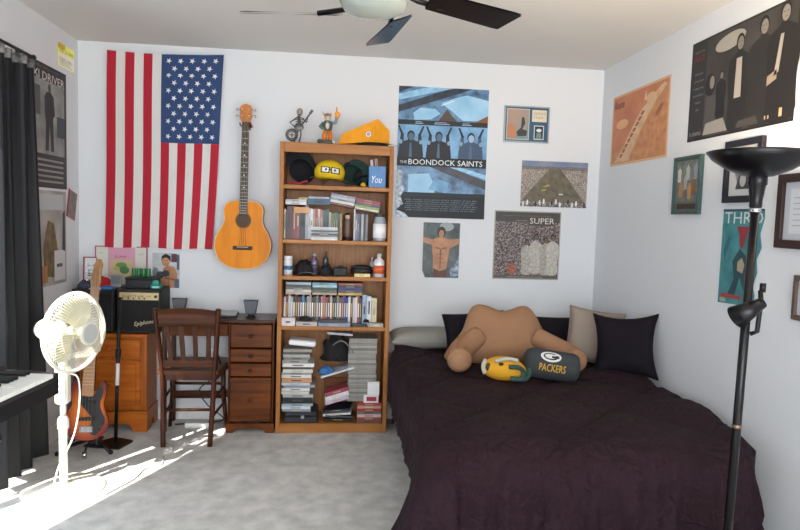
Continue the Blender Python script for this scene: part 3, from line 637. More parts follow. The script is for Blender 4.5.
def figure(b, x, y0, h, z_, m_body, m_head, wd=.2, arms=0):
    """standing person silhouette: head, shoulders and torso"""
    hr = h*.085
    P = smoothpts([(x-h*wd*.50, y0, 0), (x+h*wd*.50, y0, 0), (x+h*wd*.52, y0+h*.30, 0), (x+h*wd*.62, y0+h*.55, 0), (x+h*wd*.55, y0+h*.73, 0), (x+h*wd*.22, y0+h*.80, 0), (x+h*.035, y0+h*.83, 0), (x+h*.03, y0+h*.88, 0), (x-h*.03, y0+h*.88, 0), (x-h*.035, y0+h*.83, 0), (x-h*wd*.22, y0+h*.80, 0), (x-h*wd*.55, y0+h*.73, 0), (x-h*wd*.62, y0+h*.55, 0), (x-h*wd*.52, y0+h*.30, 0)], 3)
    b.poly([(p.x, p.y) for p in P], z_, m_body)
    b.disc(x, y0+h*.915, hr*.78, hr*.98, z_+.0002, C('181514')); b.disc(x+hr*.08, y0+h*.895, hr*.60, hr*.82, z_+.0003, m_head)
    b.rect(x-hr*.28, y0+h*.905, x-hr*.06, y0+h*.912, z_+.0004, C('2A2220')); b.rect(x+hr*.20, y0+h*.905, x+hr*.44, y0+h*.912, z_+.0004, C('2A2220')); b.rect(x-hr*.08, y0+h*.862, x+hr*.28, y0+h*.867, z_+.0004, C('4A3430'))

# crime film poster, blue
o = plane_thing('movie_poster', 'large blue film poster with three figures above the shirtless-man picture', 'poster', 'back', .404, 1.392, tilt=0)
b = MB(); th = sheet(b, .612, .872, C('14202E'))
B1 = mat('poster_blue', '4F86B4', .35, color2='7CB0D8', nscale=9); B2 = mat('poster_steel', '2C4A68', .35, color2='6A9AC4', nscale=14); BD = mat('poster_night', '141C28', .35, color2='26384C', nscale=20)
z1 = th+.0004
b.rect(0, .648, .612, .872, z1, B2)
b.poly([(.0,.70), (.30,.80), (.50,.872), (.36,.872), (0,.745)], z1+.0003, BD); b.poly([(0,.78), (.38,.872), (.2,.872), (0,.82)], z1+.0003, mat('poster_light', '8CC0E0', .35, noise_amt=.2)); b.poly([(0,.83), (.10,.872), (0,.872)], z1+.0004, BD)
b.poly([(.29,.77), (.36,.80), (.46,.83), (.612,.80), (.612,.70), (.55,.662), (.44,.66), (.36,.72)], z1+.0004, mat('poster_hand', '82B8DC', .35, color2='A4D0EC', nscale=7))
b.poly([(.11,.65), (.10,.70), (.15,.735), (.25,.73), (.285,.70), (.22,.66)], z1+.0004, mat('poster_hand', ''))
b.poly([(.27,.65), (.33,.73), (.40,.65)], z1+.0005, mat('poster_brown', '4A3426', .4)); b.poly([(.52,.65), (.612,.70), (.612,.65)], z1+.0005, mat('poster_rust', '7A4420', .4))
b.tube([(.29,.755,z1+.001), (.38,.79,z1+.001)], .0035, C('DCECF4'), 5)
b.rect(0, .62, .612, .652, z1+.0007, C('101820'))
for x, q in ((.12, .05), (.25, .10), (.44, .06)): b.rect(x, .639, x+q*.8, .643, z1+.001, C('90A8C0')); b.rect(x-.005, .628, x+q, .634, z1+.001, C('90A8C0'))
b.rect(0, .40, .612, .62, z1, B1)
for x, c_ in ((.09, '1A2430'), (.28, '141C26'), (.50, '38506C')):
    m_ = C(c_); b.poly([(p.x, p.y) for p in smoothpts([(x-.07,.38,0), (x+.07,.38,0), (x+.083,.45,0), (x+.066,.50,0), (x+.022,.518,0), (x+.018,.53,0), (x-.018,.53,0), (x-.022,.518,0), (x-.066,.50,0), (x-.083,.45,0)], 4)], z1+.0004, m_); b.disc(x, .548, .026, .034, z1+.0006, C('10161E')); b.disc(x+.002, .541, .020, .026, z1+.0008, C('9AB8D0' if x > .4 else '4A6480')); b.poly([(x-.014,.38), (x+.012,.38), (x+.004,.50), (x-.006,.50)], z1+.0006, C('4A6480')); b.disc(x-.068, .505, .012, .015, z1+.0009, C('7C9CB8')); b.disc(x+.068, .505, .012, .015, z1+.0009, C('7C9CB8'))
    for sg in (-1, 1):
        b.poly([(x+sg*.05,.47), (x+sg*.08,.48), (x+sg*.068,.56), (x+sg*.048,.56)], z1+.0005, m_); b.poly([(x+sg*.048,.55), (x+sg*.066,.55), (x+sg*.09,.61), (x+sg*.078,.613)], z1+.0006, C('0C1218'))
b.rect(0, .345, .612, .405, z1+.0008, C('0E161E'))
b.text('THE', .02, .362, .068, .380, z1+.0012, C('D0DCE4')); b.text('BOONDOCK SAINTS', .078, .356, .585, .392, z1+.0012, C('E4ECF0'))
b.rect(0, .165, .612, .345, z1, B2); b.poly([(.08,.17), (.08,.29), (.22,.30), (.27,.20), (.26,.17)], z1+.0004, mat('poster_hand', ''))
b.poly([(.22,.345), (.612,.20), (.612,.26), (.36,.345)], z1+.0005, BD); b.poly([(.36,.345), (.612,.27), (.612,.30), (.44,.345)], z1+.0006, mat('poster_light', '')); b.poly([(.22,.19), (.34,.17), (.36,.24), (.26,.27)], z1+.0005, B1)
b.rect(0, 0, .612, .17, z1+.0003, C('101820')); b.rect(0, .145, .612, .165, z1+.0004, C('18242E'))
for i in range(6): b.text('with credits and names of the makers of the film', .06+.01*(i % 2), .118-i*.014, .56-.01*(i % 3), .126-i*.014, z1+.0009, C('8898A4'))
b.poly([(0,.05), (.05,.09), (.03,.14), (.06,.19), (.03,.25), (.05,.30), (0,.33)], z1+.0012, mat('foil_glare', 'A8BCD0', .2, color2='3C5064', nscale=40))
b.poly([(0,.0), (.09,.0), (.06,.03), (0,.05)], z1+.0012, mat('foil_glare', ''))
finish(b, o)

# shirtless man picture
skin = mat('print_skin', 'A06A48', .4, color2='BE8A62', nscale=12); dk = mat('print_dark', '2A3234', .4, color2='5C6668', nscale=11)
skd = mat('print_skin_dark', '6E4430', .4, color2='8A5A40', nscale=20)
o = plane_thing('picture_print', 'small colour print of a shirtless long-haired man with arms spread', 'poster', 'back', .600, .985)
b = MB(); W_, H_ = .252, .376
b.prism([(.02,0), (W_,0), (W_,H_), (0,H_), (0,.05)], 0, .001, dk, plane='xy'); z1 = .0014
b.poly([(.075,.03), (.165,.03), (.17,.09), (.185,.20), (.245,.235), (.25,.27), (.18,.265), (.14,.275), (.10,.275), (.065,.262), (0,.275), (0,.24), (.06,.225), (.07,.14)], z1, skin)
b.disc(.125, .312, .030, .038, z1+.0003, mat('hair_print', '1E1410', .5)); b.disc(.125, .302, .018, .025, z1+.0006, skin); b.disc(.125, .268, .014, .02, z1+.0004, skin)
b.poly([(.118,.06), (.126,.06), (.128,.20), (.118,.20)], z1+.0003, skd); b.poly([(.08,.20), (.118,.195), (.115,.205), (.085,.212)], z1+.0003, skd); b.poly([(.13,.195), (.168,.20), (.162,.212), (.13,.205)], z1+.0003, skd)
for yy_ in (.10, .13, .16): b.rect(.098, yy_, .148, yy_+.004, z1+.0003, skd)
b.rect(.113, .304, .121, .308, z1+.0009, C('20140E')); b.rect(.129, .304, .137, .308, z1+.0009, C('20140E')); b.rect(.119, .288, .131, .291, z1+.0009, C('5A2C20'))
b.disc(.16, .35, .05, .03, z1+.0001, C('9AA6A8')); b.disc(.06, .33, .03, .04, z1+.0001, C('5C6A6C'))
b.poly([(.075,.0), (.17,.0), (.168,.06), (.12,.045), (.078,.065)], z1+.0005, mat('print_trouser', '5A3A2C', .5))
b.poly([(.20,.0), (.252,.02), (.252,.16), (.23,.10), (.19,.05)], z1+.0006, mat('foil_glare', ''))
finish(b, o)

# boxing man print
o = plane_thing('picture_print', 'small print of a shirtless boxer on pale ground, right of the pink picture', 'poster', 'back', -1.183, .879)
b = MB(); sheet(b, .173, .23, mat('print_pale', 'C4C8C8', .4, color2='A8AEB4', nscale=14)); z1 = .0016
b.poly([(.06,0), (.155,0), (.16,.09), (.145,.135), (.10,.15), (.07,.13), (.055,.07), (.03,.07), (.025,.04)], z1, skin); b.disc(.085, .175, .026, .034, z1+.0004, skin); b.poly([(.055,.175), (.06,.21), (.085,.225), (.115,.21), (.118,.17), (.108,.185), (.09,.2), (.066,.195)], z1+.0006, C('1C1818'))
b.rect(.072, .180, .080, .183, z1+.0008, C('201814')); b.rect(.090, .180, .098, .183, z1+.0008, C('201814')); b.poly([(.075,.06), (.145,.05), (.148,.06), (.08,.072)], z1+.0005, skd); b.poly([(.10,.0), (.105,0), (.11,.12), (.105,.12)], z1+.0004, skd); b.disc(.05, .085, .026, .024, z1+.0006, C('3C4048')); b.disc(.085, .095, .024, .022, z1+.0007, C('2E3238')); b.disc(.02, .105, .02, .03, z1+.0003, C('7C8488')); b.rect(.12, .17, .155, .225, z1+.0002, C('5C2C3C')); b.rect(.14, .0, .17, .06, z1+.0002, C('5A6478')); b.rect(.155, .12, .172, .22, z1+.0002, C('4A5468'))
finish(b, o)

# framed plaque
def framed(name, label, cat, side, u, z, W_, H_, fw_, fm, dep=.018, tilt=0):
    o = plane_thing(name, label, cat, side, u, z, tilt, .001)
    b = MB(); 
    for a, c in (((0,0,0), (W_,fw_,dep)), ((0,H_-fw_,0), (W_,H_,dep)), ((0,fw_,0), (fw_,H_-fw_,dep)), ((W_-fw_,fw_,0), (W_,H_-fw_,dep))): b.box(a, c, fm, .002)
    b.build('frame', o); return o
o = framed('wall_plaque', 'shiny framed plaque with copper-tinted photo, high on the back wall right of the blue poster', 'plaque', 'back', 1.125, 1.925, .318, .245, .010, mat('frame_silver', 'A8B0B8', .3, .6), .014)
b = MB(); b.box((.01,.01,.001), (.308,.235,.008), mat('mat_blue', '2E5670', .3)); b.rect(.02, .018, .178, .226, .0084, C('C8D0D4'))
b.rect(.024, .022, .174, .222, .0088, mat('plaque_photo', '6A9098', .3, color2='C89068', nscale=4)); b.poly([(.10,.04), (.16,.045), (.165,.08), (.13,.09), (.15,.13), (.14,.17), (.125,.17), (.12,.10), (.09,.07)], .0092, C('3A3C3C')); b.poly([(.03,.03), (.09,.03), (.08,.09), (.06,.13), (.03,.12)], .0092, mat('plaque_copper', 'C07C50', .3))
b.rect(.195, .142, .298, .222, .0088, C('D8D0B8')); b.text('CERTIFICATE\nof the game', .205, .16, .288, .205, .0092, C('988C70'))
b.rect(.212, .022, .282, .118, .0088, C('C8D0D8')); b.rect(.218, .028, .276, .112, .0092, C('243440')); b.disc(.247, .085, .018, .012, .0096, C('D8DCE0')); b.poly([(.228,.03), (.266,.03), (.262,.068), (.232,.068)], .0096, C('6A8878'))
b.build('picture', o, weld=False, recalc=False)

# stadium photograph
o = plane_thing('picture_print', 'wide unframed photograph of a crowded stadium field seen from above', 'poster', 'back', 1.266, 1.492)
b = MB(); sheet(b, .470, .313, C('8C8880')); z1 = .0016
b.rect(0, .265, .47, .313, z1, mat('sky_print', '66789A', .4, color2='8C94A8', nscale=8)); cr = crowd('stand_crowd', '5C5450', 'C8C0B4', 260, '94867C')
b.poly([(0,0), (.03,0), (.215,.275), (0,.275)], z1+.0002, cr); b.poly([(.47,0), (.47,.265), (.24,.275), (.44,.0)], z1+.0002, cr); b.rect(0, .255, .47, .278, z1+.0003, crowd('stand_far', '4A4844', '8C8890', 300))
b.poly([(.0,.035), (.20,.265), (.275,.265), (.46,.03)], z1+.0004, mat('field_print', '5C5446', .5, color2='766C5C', nscale=30)); b.poly([(.155,.14), (.19,.155), (.21,.15), (.18,.135)], z1+.0006, C('A8A048')); b.poly([(.14,.115), (.175,.125), (.185,.115), (.15,.105)], z1+.0006, C('9C9850')); b.rect(.27, .085, .30, .093, z1+.0006, C('D8D8D0'))
b.rect(0, 0, .47, .022, z1+.0006, crowd('stand_near', '2C2C30', 'C8C8C8', 200, '5C5450'))
for i in range(16): b.disc(.02+i*.029, .018+.010*(i % 3), .007, .019, z1+.0008, C(['D8D8D8', '2C2C34', '6C5C50', 'E4E4E4'][(i*3) % 4]))
finish(b, o)

# SUPER newspaper page
o = plane_thing('newspaper_page', 'square grey newspaper page headlined SUPER with cheering players', 'poster', 'back', 1.090, .985, off_=.0015)
b = MB(); sheet(b, .472, .474, C('A8A29A')); z1 = .0016
b.rect(.008, .395, .464, .466, z1, C('4A4642')); b.text('SUPER', .250, .388, .425, .428, z1+.001, C('D8D4CC')); b.text('the paper of the home team crowd celebrates', .06, .437, .40, .444, z1+.0008, C('8C867E')); b.text('a season to remember', .15, .405, .235, .411, z1+.0008, C('C8C2B8'))
b.rect(.008, .03, .464, .398, z1+.0002, crowd('print_crowd', '2E2C30', 'A89C94', 150, '64565A'))
b.rect(.24, .375, .43, .432, z1+.0006, C('4A4642'))
for x, y, h_, c_ in ((.235,.04,.24,'A8A49C'), (.30,.05,.27,'B4B0A8'), (.37,.04,.26,'A49E96'), (.42,.04,.28,'B8B4AC')): figure(b, x, y, h_, z1+.0008+x*.001, mat('jersey_'+c_, c_, .5, noise_amt=.25, nscale=60), C('6C5A50'), .26)
b.poly([(.10,.04), (.16,.04), (.165,.09), (.14,.115), (.11,.10)], z1+.001, mat('print_orange', '9C5C40', .5, noise_amt=.3, nscale=60)); b.rect(.008, .008, .464, .030, z1+.0006, C('5A5652')); b.text('celebration downtown tonight', .10, .013, .36, .022, z1+.0012, C('B8B2AA'))
finish(b, o)

# right wall
o = plane_thing('picture_print', 'orange-tinted square poster of a curving track, nearest the room corner on the right wall', 'poster', 'right', 4.125, 1.768)
b = MB(); W_, H_ = .725, .452; sheet(b, W_, H_, C('D8B088')); z1 = .0018
b.rect(.014, .014, W_-.014, H_-.014, z1, mat('print_desert', 'B86A48', .5, color2='CC8458', nscale=5))
b.poly([(.014,.014), (W_-.014,.014), (W_-.014,.40), (.55,.34), (.40,.26), (.25,.15), (.12,.09), (.014,.08)], z1+.0003, mat('print_sand', 'B8744C', .5, color2='D09460', nscale=25))
b.poly([(.06,.02), (.26,.02), (.36,.14), (.46,.24), (.58,.34), (.70,.41), (.66,.425), (.55,.38), (.40,.31), (.28,.21), (.18,.11)], z1+.0006, mat('print_track', 'DCBC94', .5, color2='C89C74', nscale=12))
for i in range(9): b.poly([(.13+i*.033,.05+i*.029), (.155+i*.033,.045+i*.029), (.185+i*.033,.065+i*.029), (.155+i*.033,.072+i*.029)], z1+.0009, C('96503C'))
b.disc(.15, .26, .085, .03, z1+.0006, C('DCA878')); b.disc(.52, .365, .06, .03, z1+.0008, C('D8B488')); b.disc(.62, .28, .05, .02, z1+.0008, C('9C6044'), rot=.6); b.poly([(.43,.36), (.45,.42), (.465,.36)], z1+.0008, C('E8B898'))
b.text('Route', .03, .365, .17, .415, z1+.001, C('5A3A44'), shear=.2)
finish(b, o)

gb = mat('print_black', '202022', .45); 
o = plane_thing('band_poster', 'big black and white poster of four standing men under a round lamp, upper right wall', 'poster', 'right', 3.195, 1.823)
b = MB(); W_, H_ = .775, .500; sheet(b, W_, H_, C('1C1C1E')); z1 = .0018
b.rect(.010, .010, W_-.010, H_-.010, z1, mat('print_charcoal', '2C2A28', .45, color2='4A4642', nscale=4)); b.rect(.010, .010, .135, H_-.010, z1+.0003, gb)
b.text('RESERVOIR', .03, .440, .115, .452, z1+.0006, C('7C7C7C')); b.text('BLACK', .03, .40, .12, .428, z1+.0006, C('8C2C28'))
for i, (x0, x1) in enumerate([(.04, .11), (.03, .12), (.03, .12), (.03, .125), (.05, .10), (.065, .085)]): b.text(['DRAMA', 'CRIME FILM', 'THRILLING', 'UNSPARING', 'SHARP', 'II'][i], x0, .33-i*.036, x1, .340-i*.036, z1+.0006, C('888888'))
b.text('in cinemas', .02, .026, .12, .050, z1+.0006, C('9C9C9C'))
gl = C('A8A298'); gd = C('1A1A1C'); gf = mat('print_face', '8C847A', .5)
b.disc(.32, .435, .115, .038, z1+.0005, gl, 24, .08)
b.disc(.18, .26, .045, .055, z1+.0006, gd); b.disc(.195, .27, .02, .032, z1+.0009, gf); b.poly([(.14,.05), (.25,.05), (.26,.20), (.15,.22)], z1+.0006, C('4C4A48'))
figure(b, .27, .09, .22, z1+.0007, gd, gf, .3); figure(b, .40, .02, .43, z1+.0008, C('242222'), gf, .30); b.poly([(.375,.16), (.425,.16), (.42,.34), (.38,.34)], z1+.0012, C('B4ACA0'))
figure(b, .56, .02, .46, z1+.0009, C('2A2826'), gf, .36); figure(b, .69, .02, .48, z1+.0010, C('1E1C1C'), gf, .34); b.poly([(.64,.20), (.67,.22), (.69,.37), (.67,.37)], z1+.0015, C('A8A094')); b.poly([(.60,.17), (.66,.19), (.66,.23), (.60,.21)], z1+.0015, C('A09080'))
b.poly([(.14,.02), (.34,.02), (.30,.085), (.16,.075)], z1+.0013, C('98948C')); b.poly([(.40,.02), (.56,.02), (.54,.06), (.42,.05)], z1+.0013, C('4A4644'))
for x in (.60, .62, .69, .70): b.rect(x, .03, x+.008, .045+.02*(x > .65), z1+.0016, C('C8B48C'))
finish(b, o)

o = framed('framed_comic', 'small green-framed comic picture right of the orange poster', 'picture', 'right', 3.280, 1.450, .255, .300, .016, mat('frame_teal', '3C5452', .35), .022)
b = MB(); b.box((.015,.015,.001), (.24,.285,.010), C('5C6460')); b.rect(.022, .068, .232, .278, .0104, mat('comic_print', '4E5C5C', .5, color2='7C8078', nscale=22))
for x, y, c_ in ((.07,.13,'B87C48'), (.15,.12,'C0884C'), (.19,.15,'8C5C38'), (.05,.21,'C8C8C0'), (.13,.22,'B0B4B0'), (.20,.22,'8C949C'), (.11,.17,'A0A098')): figure(b, x, y-.04, .085, .0108+x*.002, C(c_), C('C8B090'), .34)
b.rect(.04, .028, .215, .055, .0108, C('3A2418')); b.build('picture', o, weld=False, recalc=False)

o = framed('framed_portrait', 'black-framed pencil portrait on white behind the lamp bowl', 'picture', 'right', 2.832, 1.502, .262, .282, .030, mat('frame_black', '1E1A22', .35), .022)
b = MB(); b.box((.029,.029,.001), (.233,.253,.008), C('C8CAC8')); b.disc(.131, .155, .062, .085, .0085, mat('pencil_grey', '6C6C6E', .6, color2='9A9A9A', nscale=40), 22); b.disc(.131, .17, .036, .046, .0089, C('A0A09E')); b.disc(.131, .205, .04, .022, .0093, C('3C3C40')); b.rect(.108, .176, .124, .181, .0093, C('3C3C40')); b.rect(.138, .176, .154, .181, .0093, C('3C3C40')); b.rect(.122, .146, .142, .149, .0093, C('54504E')); b.poly([(.129,.176), (.133,.176), (.138,.158), (.126,.158)], .0093, C('7C7C7C')); b.poly([(.08,.06), (.182,.06), (.165,.125), (.10,.125)], .0092, C('3C3C40')); b.disc(.131, .10, .022, .03, .0096, C('B4B4B2'))
b.build('picture', o, weld=False, recalc=False)

o = plane_thing('picture_print', 'torn-edged teal poster lettered THRO under the black-framed portrait', 'poster', 'right', 2.838, 1.035)
b = MB(); edge = [(0,0), (.25,.01), (.262,.06), (.245,.10), (.268,.16), (.258,.22), (.285,.27), (.27,.33), (.292,.40), (.288,.436), (0,.438)]
b.prism(edge, 0, .001, mat('print_teal', '2C6C74', .5, color2='48949A', nscale=12), plane='xy'); z1 = .0014
b.text('THRO', .015, .372, .285, .425, z1+.0006, C('D4DCDC')); b.poly([(.11,.36), (.20,.36), (.18,.32), (.16,.26), (.14,.26), (.13,.32)], z1+.0003, C('8C3038')); b.poly([(.07,.05), (.11,.12), (.09,.20), (.14,.26), (.20,.22), (.24,.12), (.20,.15), (.19,.06), (.15,.13), (.12,.04)], z1+.0002, C('24464E'))
b.poly([(.13,.16), (.17,.15), (.18,.19), (.16,.22), (.13,.20)], z1+.0008, C('A89C84')); b.poly([(.03,.2), (.07,.3), (.05,.32), (.02,.25)], z1+.0002, C('24646E')); b.poly([(.21,.28), (.25,.33), (.24,.22)], z1+.0002, C('1E4C56')); b.rect(.02, .03, .17, .048, z1+.0006, C('A03C3C')); b.rect(.015, .008, .06, .026, z1+.0006, C('90A890'))
b.rect(0, .43, .288, .438, z1+.0007, C('1C4048'))
finish(b, o)

o = framed('framed_certificate', 'brown-framed certificate with pale matting, cut by the right edge above', 'picture', 'right', 2.455, 1.312, .42, .298, .034, mat('frame_espresso', '33221E', .3), .022)
b = MB(); b.box((.033,.033,.001), (.387,.265,.008), C('B8BCC4')); b.rect(.065, .06, .355, .238, .0084, C('CCD0D6'))
for i in range(6): b.rect(.085, .09+i*.022, .335-.03*(i % 2), .093+i*.022, .0088, C('9498A0'))
b.build('picture', o, weld=False, recalc=False)
o = framed('framed_certificate', 'grey-brown framed picture low on the right wall, at the photo edge', 'picture', 'right', 2.330, 1.035, .30, .175, .020, mat('frame_umber', '5A4A44', .35), .018)
b = MB(); b.box((.019,.019,.001), (.281,.156,.008), C('B4B6BA')); b.rect(.05, .045, .25, .13, .0084, C('8C8C90')); b.build('picture', o, weld=False, recalc=False)

# left wall
o = plane_thing('movie_poster', 'black and grey film poster of a man walking, titled TAXI DRIVER, on the left wall', 'poster', 'left', 3.50, 1.495)
b = MB(); W_, H_ = .615, .690; sheet(b, W_, H_, C('222226')); z1 = .0018
b.rect(.03, .19, W_-.03, .60, z1, mat('street_print', '6C706E', .5, color2='9A9C98', nscale=8)); b.text('TAXI DRIVER', .07, .600, .585, .645, z1+.001, C('D8D4CC')); b.text('a film about a city', .2, .662, .5, .672, z1+.001, C('8C8C8C'))
b.poly([(.33,.21), (.37,.21), (.385,.36), (.40,.21), (.44,.21), (.43,.40), (.455,.42), (.44,.52), (.40,.545), (.35,.54), (.32,.51), (.325,.41), (.335,.38)], z1+.0004, C('26282C')); b.disc(.385, .565, .020, .025, z1+.0006, C('4A4644'))
b.rect(.48, .30, .585, .42, z1+.0004, C('3C4248')); b.rect(.06, .40, .27, .56, z1+.0004, C('4C5050')); b.rect(0, 0, W_, .19, z1+.0002, C('303234'))
for i in range(5): b.rect(.05, .03+i*.03, W_-.05, .042+i*.03, z1+.0006, C('8C8C8A'))
finish(b, o)
o = plane_thing('picture_print', 'tall pale collage sheet hanging beneath the taxi film poster', 'poster', 'left', 3.60, .93)
b = MB(); W_, H_ = .50, .55; sheet(b, W_, H_, mat('collage_print', '8C8C88', .5, color2='B8B4AC', nscale=6)); z1 = .0018
b.rect(.02, .44, .46, .53, z1, C('B8BCC0')); b.poly([(.20,.06), (.34,.04), (.38,.20), (.33,.36), (.25,.38), (.18,.22)], z1+.0003, mat('collage_dark', '4A3C2C', .5, color2='7C6C3C', nscale=20)); b.rect(.33, .02, .48, .20, z1+.0006, C('D0D0D0')); b.poly([(.44,.20), (.48,.19), (.48,.44), (.45,.42)], z1+.0007, C('2A3048')); b.rect(.05, .02, .24, .12, z1+.0008, C('A8744C')); b.rect(.36, .10, .44, .12, z1+.001, C('505860'))
finish(b, o)
o = plane_thing('photo_print', 'small red-edged snapshot pinned at an angle on the left wall by the corner', 'photo', 'left', 4.10, 1.335, D2R(-14), .003)
b = MB(); sheet(b, .135, .175, C('A87468')); b.rect(.01, .01, .125, .165, .0016, mat('snap_print', '8C7468', .5, color2='5C5C60', nscale=20)); b.poly([(.0,.0), (.02,0), (.02,.175), (0,.175)], .002, C('8C2C38')); b.disc(.125, .165, .006, .006, .0026, C('B02030')); finish(b, o)
o = plane_thing('yellow_notice', 'bright yellow and white ticket-like notice high on the left wall above the posters', 'notice', 'left', 4.005, 2.218, D2R(1), .002)
b = MB(); sheet(b, .235, .135, mat('notice_yellow', 'FFFF70', .4)); b.rect(.004, .004, .231, .080, .0016, mat('notice_white', 'FCFCEC', .35)); b.rect(0, .105, .10, .135, .0018, C('D8B428'))
for i in range(2): b.text(['FEB 23 7PM', 'MAIN HALL'][i], .02, .085-i*.048, .21, .105-i*.048, .0022, C('A09050'))
for i in range(3): b.rect(.02, .012+i*.01, .20-.02*i, .015+i*.01, .002, C('B0A880'))
finish(b, o)

# ------------------------------------------------------------------ desk
w1 = wood('walnut_front', '482208', '743C12', 'x', .35); w2 = wood('walnut_top', '3C2418', '523220', 'x', .28); w3 = wood('walnut_side', '3E1C0A', '562A10', 'z', .35)
dk_ = thing('desk', 'dark wooden writing desk with a four-drawer pedestal beside the bookcase', 'desk', (-.735, 4.16, 0))
def dbox(nm, a, c, m, bev=.003, par=None):
    o_ = Vector(dk_.location); return MB().box(tuple(Vector(a)-o_), tuple(Vector(c)-o_), m, bev).build(nm, par or dk_)
dbox('desktop', (-1.052, 4.005, .700), (-.356, 4.288, .722), w2)
dbox('side_panel', (-.648, 4.03, .06), (-.634, 4.28, .700), w3); dbox('side_panel', (-.376, 4.03, .06), (-.362, 4.28, .700), w3)
dbox('base_plinth', (-.655, 4.022, .0), (-.640, 4.28, .06), w3); dbox('base_plinth', (-.370, 4.022, 0), (-.357, 4.28, .06), w3)
o_ = Vector(dk_.location); b = MB(); b.T = Matrix.Translation(-o_)
b.prism([(-.655,0), (-.61,0), (-.60,.022), (-.54,.030), (-.48,.030), (-.42,.022), (-.41,0), (-.357,0), (-.357,.06), (-.655,.06)], 4.012, 4.022, w1); b.build('scalloped_skirt', dk_)
dbox('pedestal_back', (-.634, 4.27, .06), (-.376, 4.28, .70), w3)
for z0, z1 in ((.545, .692), (.452, .535), (.362, .442), (.070, .352)):
    d_ = dbox('drawer', (-.632, 4.018, z0), (-.378, 4.26, z1), w1, .004)
    b = MB(); b.T = Matrix.Translation(-o_); zc = (z0+z1)/2; b.cyl((-.505, 4.018, zc), (-.505, 4.000, zc), .006, w3); b.ell((-.505, 3.995, zc), (.015,.009,.012), w3); b.build('knob', d_)
dbox('apron_drawer', (-1.035, 4.020, .615), (-.650, 4.26, .692), w1, .003)
dbox('leg', (-1.048, 4.022, 0), (-1.023, 4.05, .700), w3); dbox('leg', (-1.048, 4.25, 0), (-1.023, 4.28, .700), w3)
dbox('foot_rail', (-1.023, 4.255, .16), (-.648, 4.275, .20), w3)
# speakers
sp = None
for k, (x, y) in enumerate([(-.968, 4.13), (-.520, 4.10)]):
    lab = ['grey desktop speaker on the left of the desk, behind the chair', 'grey desktop speaker at the right end of the desk by the bookcase'][k]
    if k == 0:
        sp = thing('desktop_speaker', lab, 'speaker', (x, y, .7225), group=None)
        b = MB(); b.cyl((0,0,0), (0,0,.008), .030, C('16181C'), n=24); b.cyl((0,.005,.008), (0,.0,.03), .016, C('16181C'), r2=.024, n=20); b.build('base', sp)
        b = MB(); pr_ = [(-.030,.026), (.030,.026), (.045,.112), (-.045,.112)]; b.prism(pr_, -.018, .022, C('2A2C32')); b.build('housing', sp)
        b = MB(); b.prism([(-.028,.030), (.028,.030), (.042,.108), (-.042,.108)], -.022, -.0185, mat('speaker_mesh', '5E6068', .6, bump=.3, bscale=500)); b.build('grille', sp)
    else:
        c = copy_tree(sp); c.location = (x, y, .7225); c['label'] = lab
lp = thing('laptop', 'closed silver laptop on the desk behind the chair back', 'laptop', (-.745, 4.150, .7225), (0, 0, D2R(4)))
b = MB(); b.box((-.135,-.085,0), (.135,.10,.013), C('1E2024'), .003); b.build('base', lp); b = MB(); b.box((-.132,-.084,.0135), (.132,.099,.022), mat('laptop_lid', 'A8A8A6', .35, .3), .003); b.build('lid', lp)
b = MB(); b.tube(smoothpts([(-.92,4.10,.726), (-.90,4.06,.727), (-.88,4.12,.727), (-.885,4.18,.727), (-.96,4.22,.727)], 6, False), .003, C('141416')); b.build('cable', label='thin black cable running over the desktop between left speaker and laptop', cat='cable')
b = MB(); b.tube(smoothpts([(-.80,4.292,.42), (-.78,4.24,.30), (-.86,4.22,.22), (-.80,4.20,.12), (-.70,4.21,.03), (-.78,4.2,.01), (-.90,4.18,.008), (-1.0,4.16,.008)], 6, False), .004, C('141416')); b.build('cable', label='black cord dangling beneath the desk in front of the white wall', cat='cord')
ps = thing('power_strip', 'white power strip lying on the carpet under the desk', 'power strip', (-.84, 4.13, 0))
b = MB(); b.box((-.09,-.02,0), (.09,.02,.03), C('E4E4E2'), .005); b.build('body', ps); b = MB(); b.box((.05,-.006,.03), (.07,.006,.036), C('C04030')); b.build('switch', ps)
ol = thing('wall_outlet', 'white wall outlet beneath the desk', 'outlet', (-.80, YB, .42)); b = MB(); b.box((-.035,-.006,-.057), (.035,-.0005,.057), C('F0F0EE'), .002); b.build('plate', ol)
b = MB(); 
for zc in (-.024, .024): b.box((-.016,-.008,zc-.014), (.016,-.006,zc+.014), C('D8D8D6'))
b.build('socket', ol)

# ------------------------------------------------------------------ chair (its back to the room)
cw1 = wood('chair_wood', '30160A', '4C2612', 'z', .35); cw2 = wood('chair_wood_x', '3C1E10', '562E18', 'x', .32)
cr_ = thing('dining_chair', 'dark brown wooden slat-back chair drawn up to the desk', 'chair', (-.845, 3.95, 0))
o_ = Vector(cr_.location)
def cm_(): b = MB(); b.T = Matrix.Translation(-o_); return b
for x0, x1, x2 in ((-.975, -.990, -1.018), (-.707, -.690, -.660)):
    b = cm_(); b.tube(smoothpts([(x0,3.775,0), ((x0+x1)/2,3.80,.22), (x1,3.81,.43), ((x1+x2)/2,3.785,.62), (x2,3.745,.825)], 5, False), .015, cw1, 10, rad=None); b.build('back_leg', cr_)
for x0, x1 in ((-1.03, -1.005), (-.672, -.690)):
    b = cm_(); b.tube([(x0,4.15,0), (x1,4.12,.22), (x1,4.11,.425)], .014, cw1, 10, rad=[.011,.016,.015]); b.build('front_leg', cr_)
b = cm_()
seat = [(-1.015,3.80), (-.665,3.80), (-.640,4.15), (-.70,4.175), (-.99,4.175), (-1.045,4.15)]
b.prism(seat, .425, .450, cw2, plane='xy'); b.build('seat', cr_)
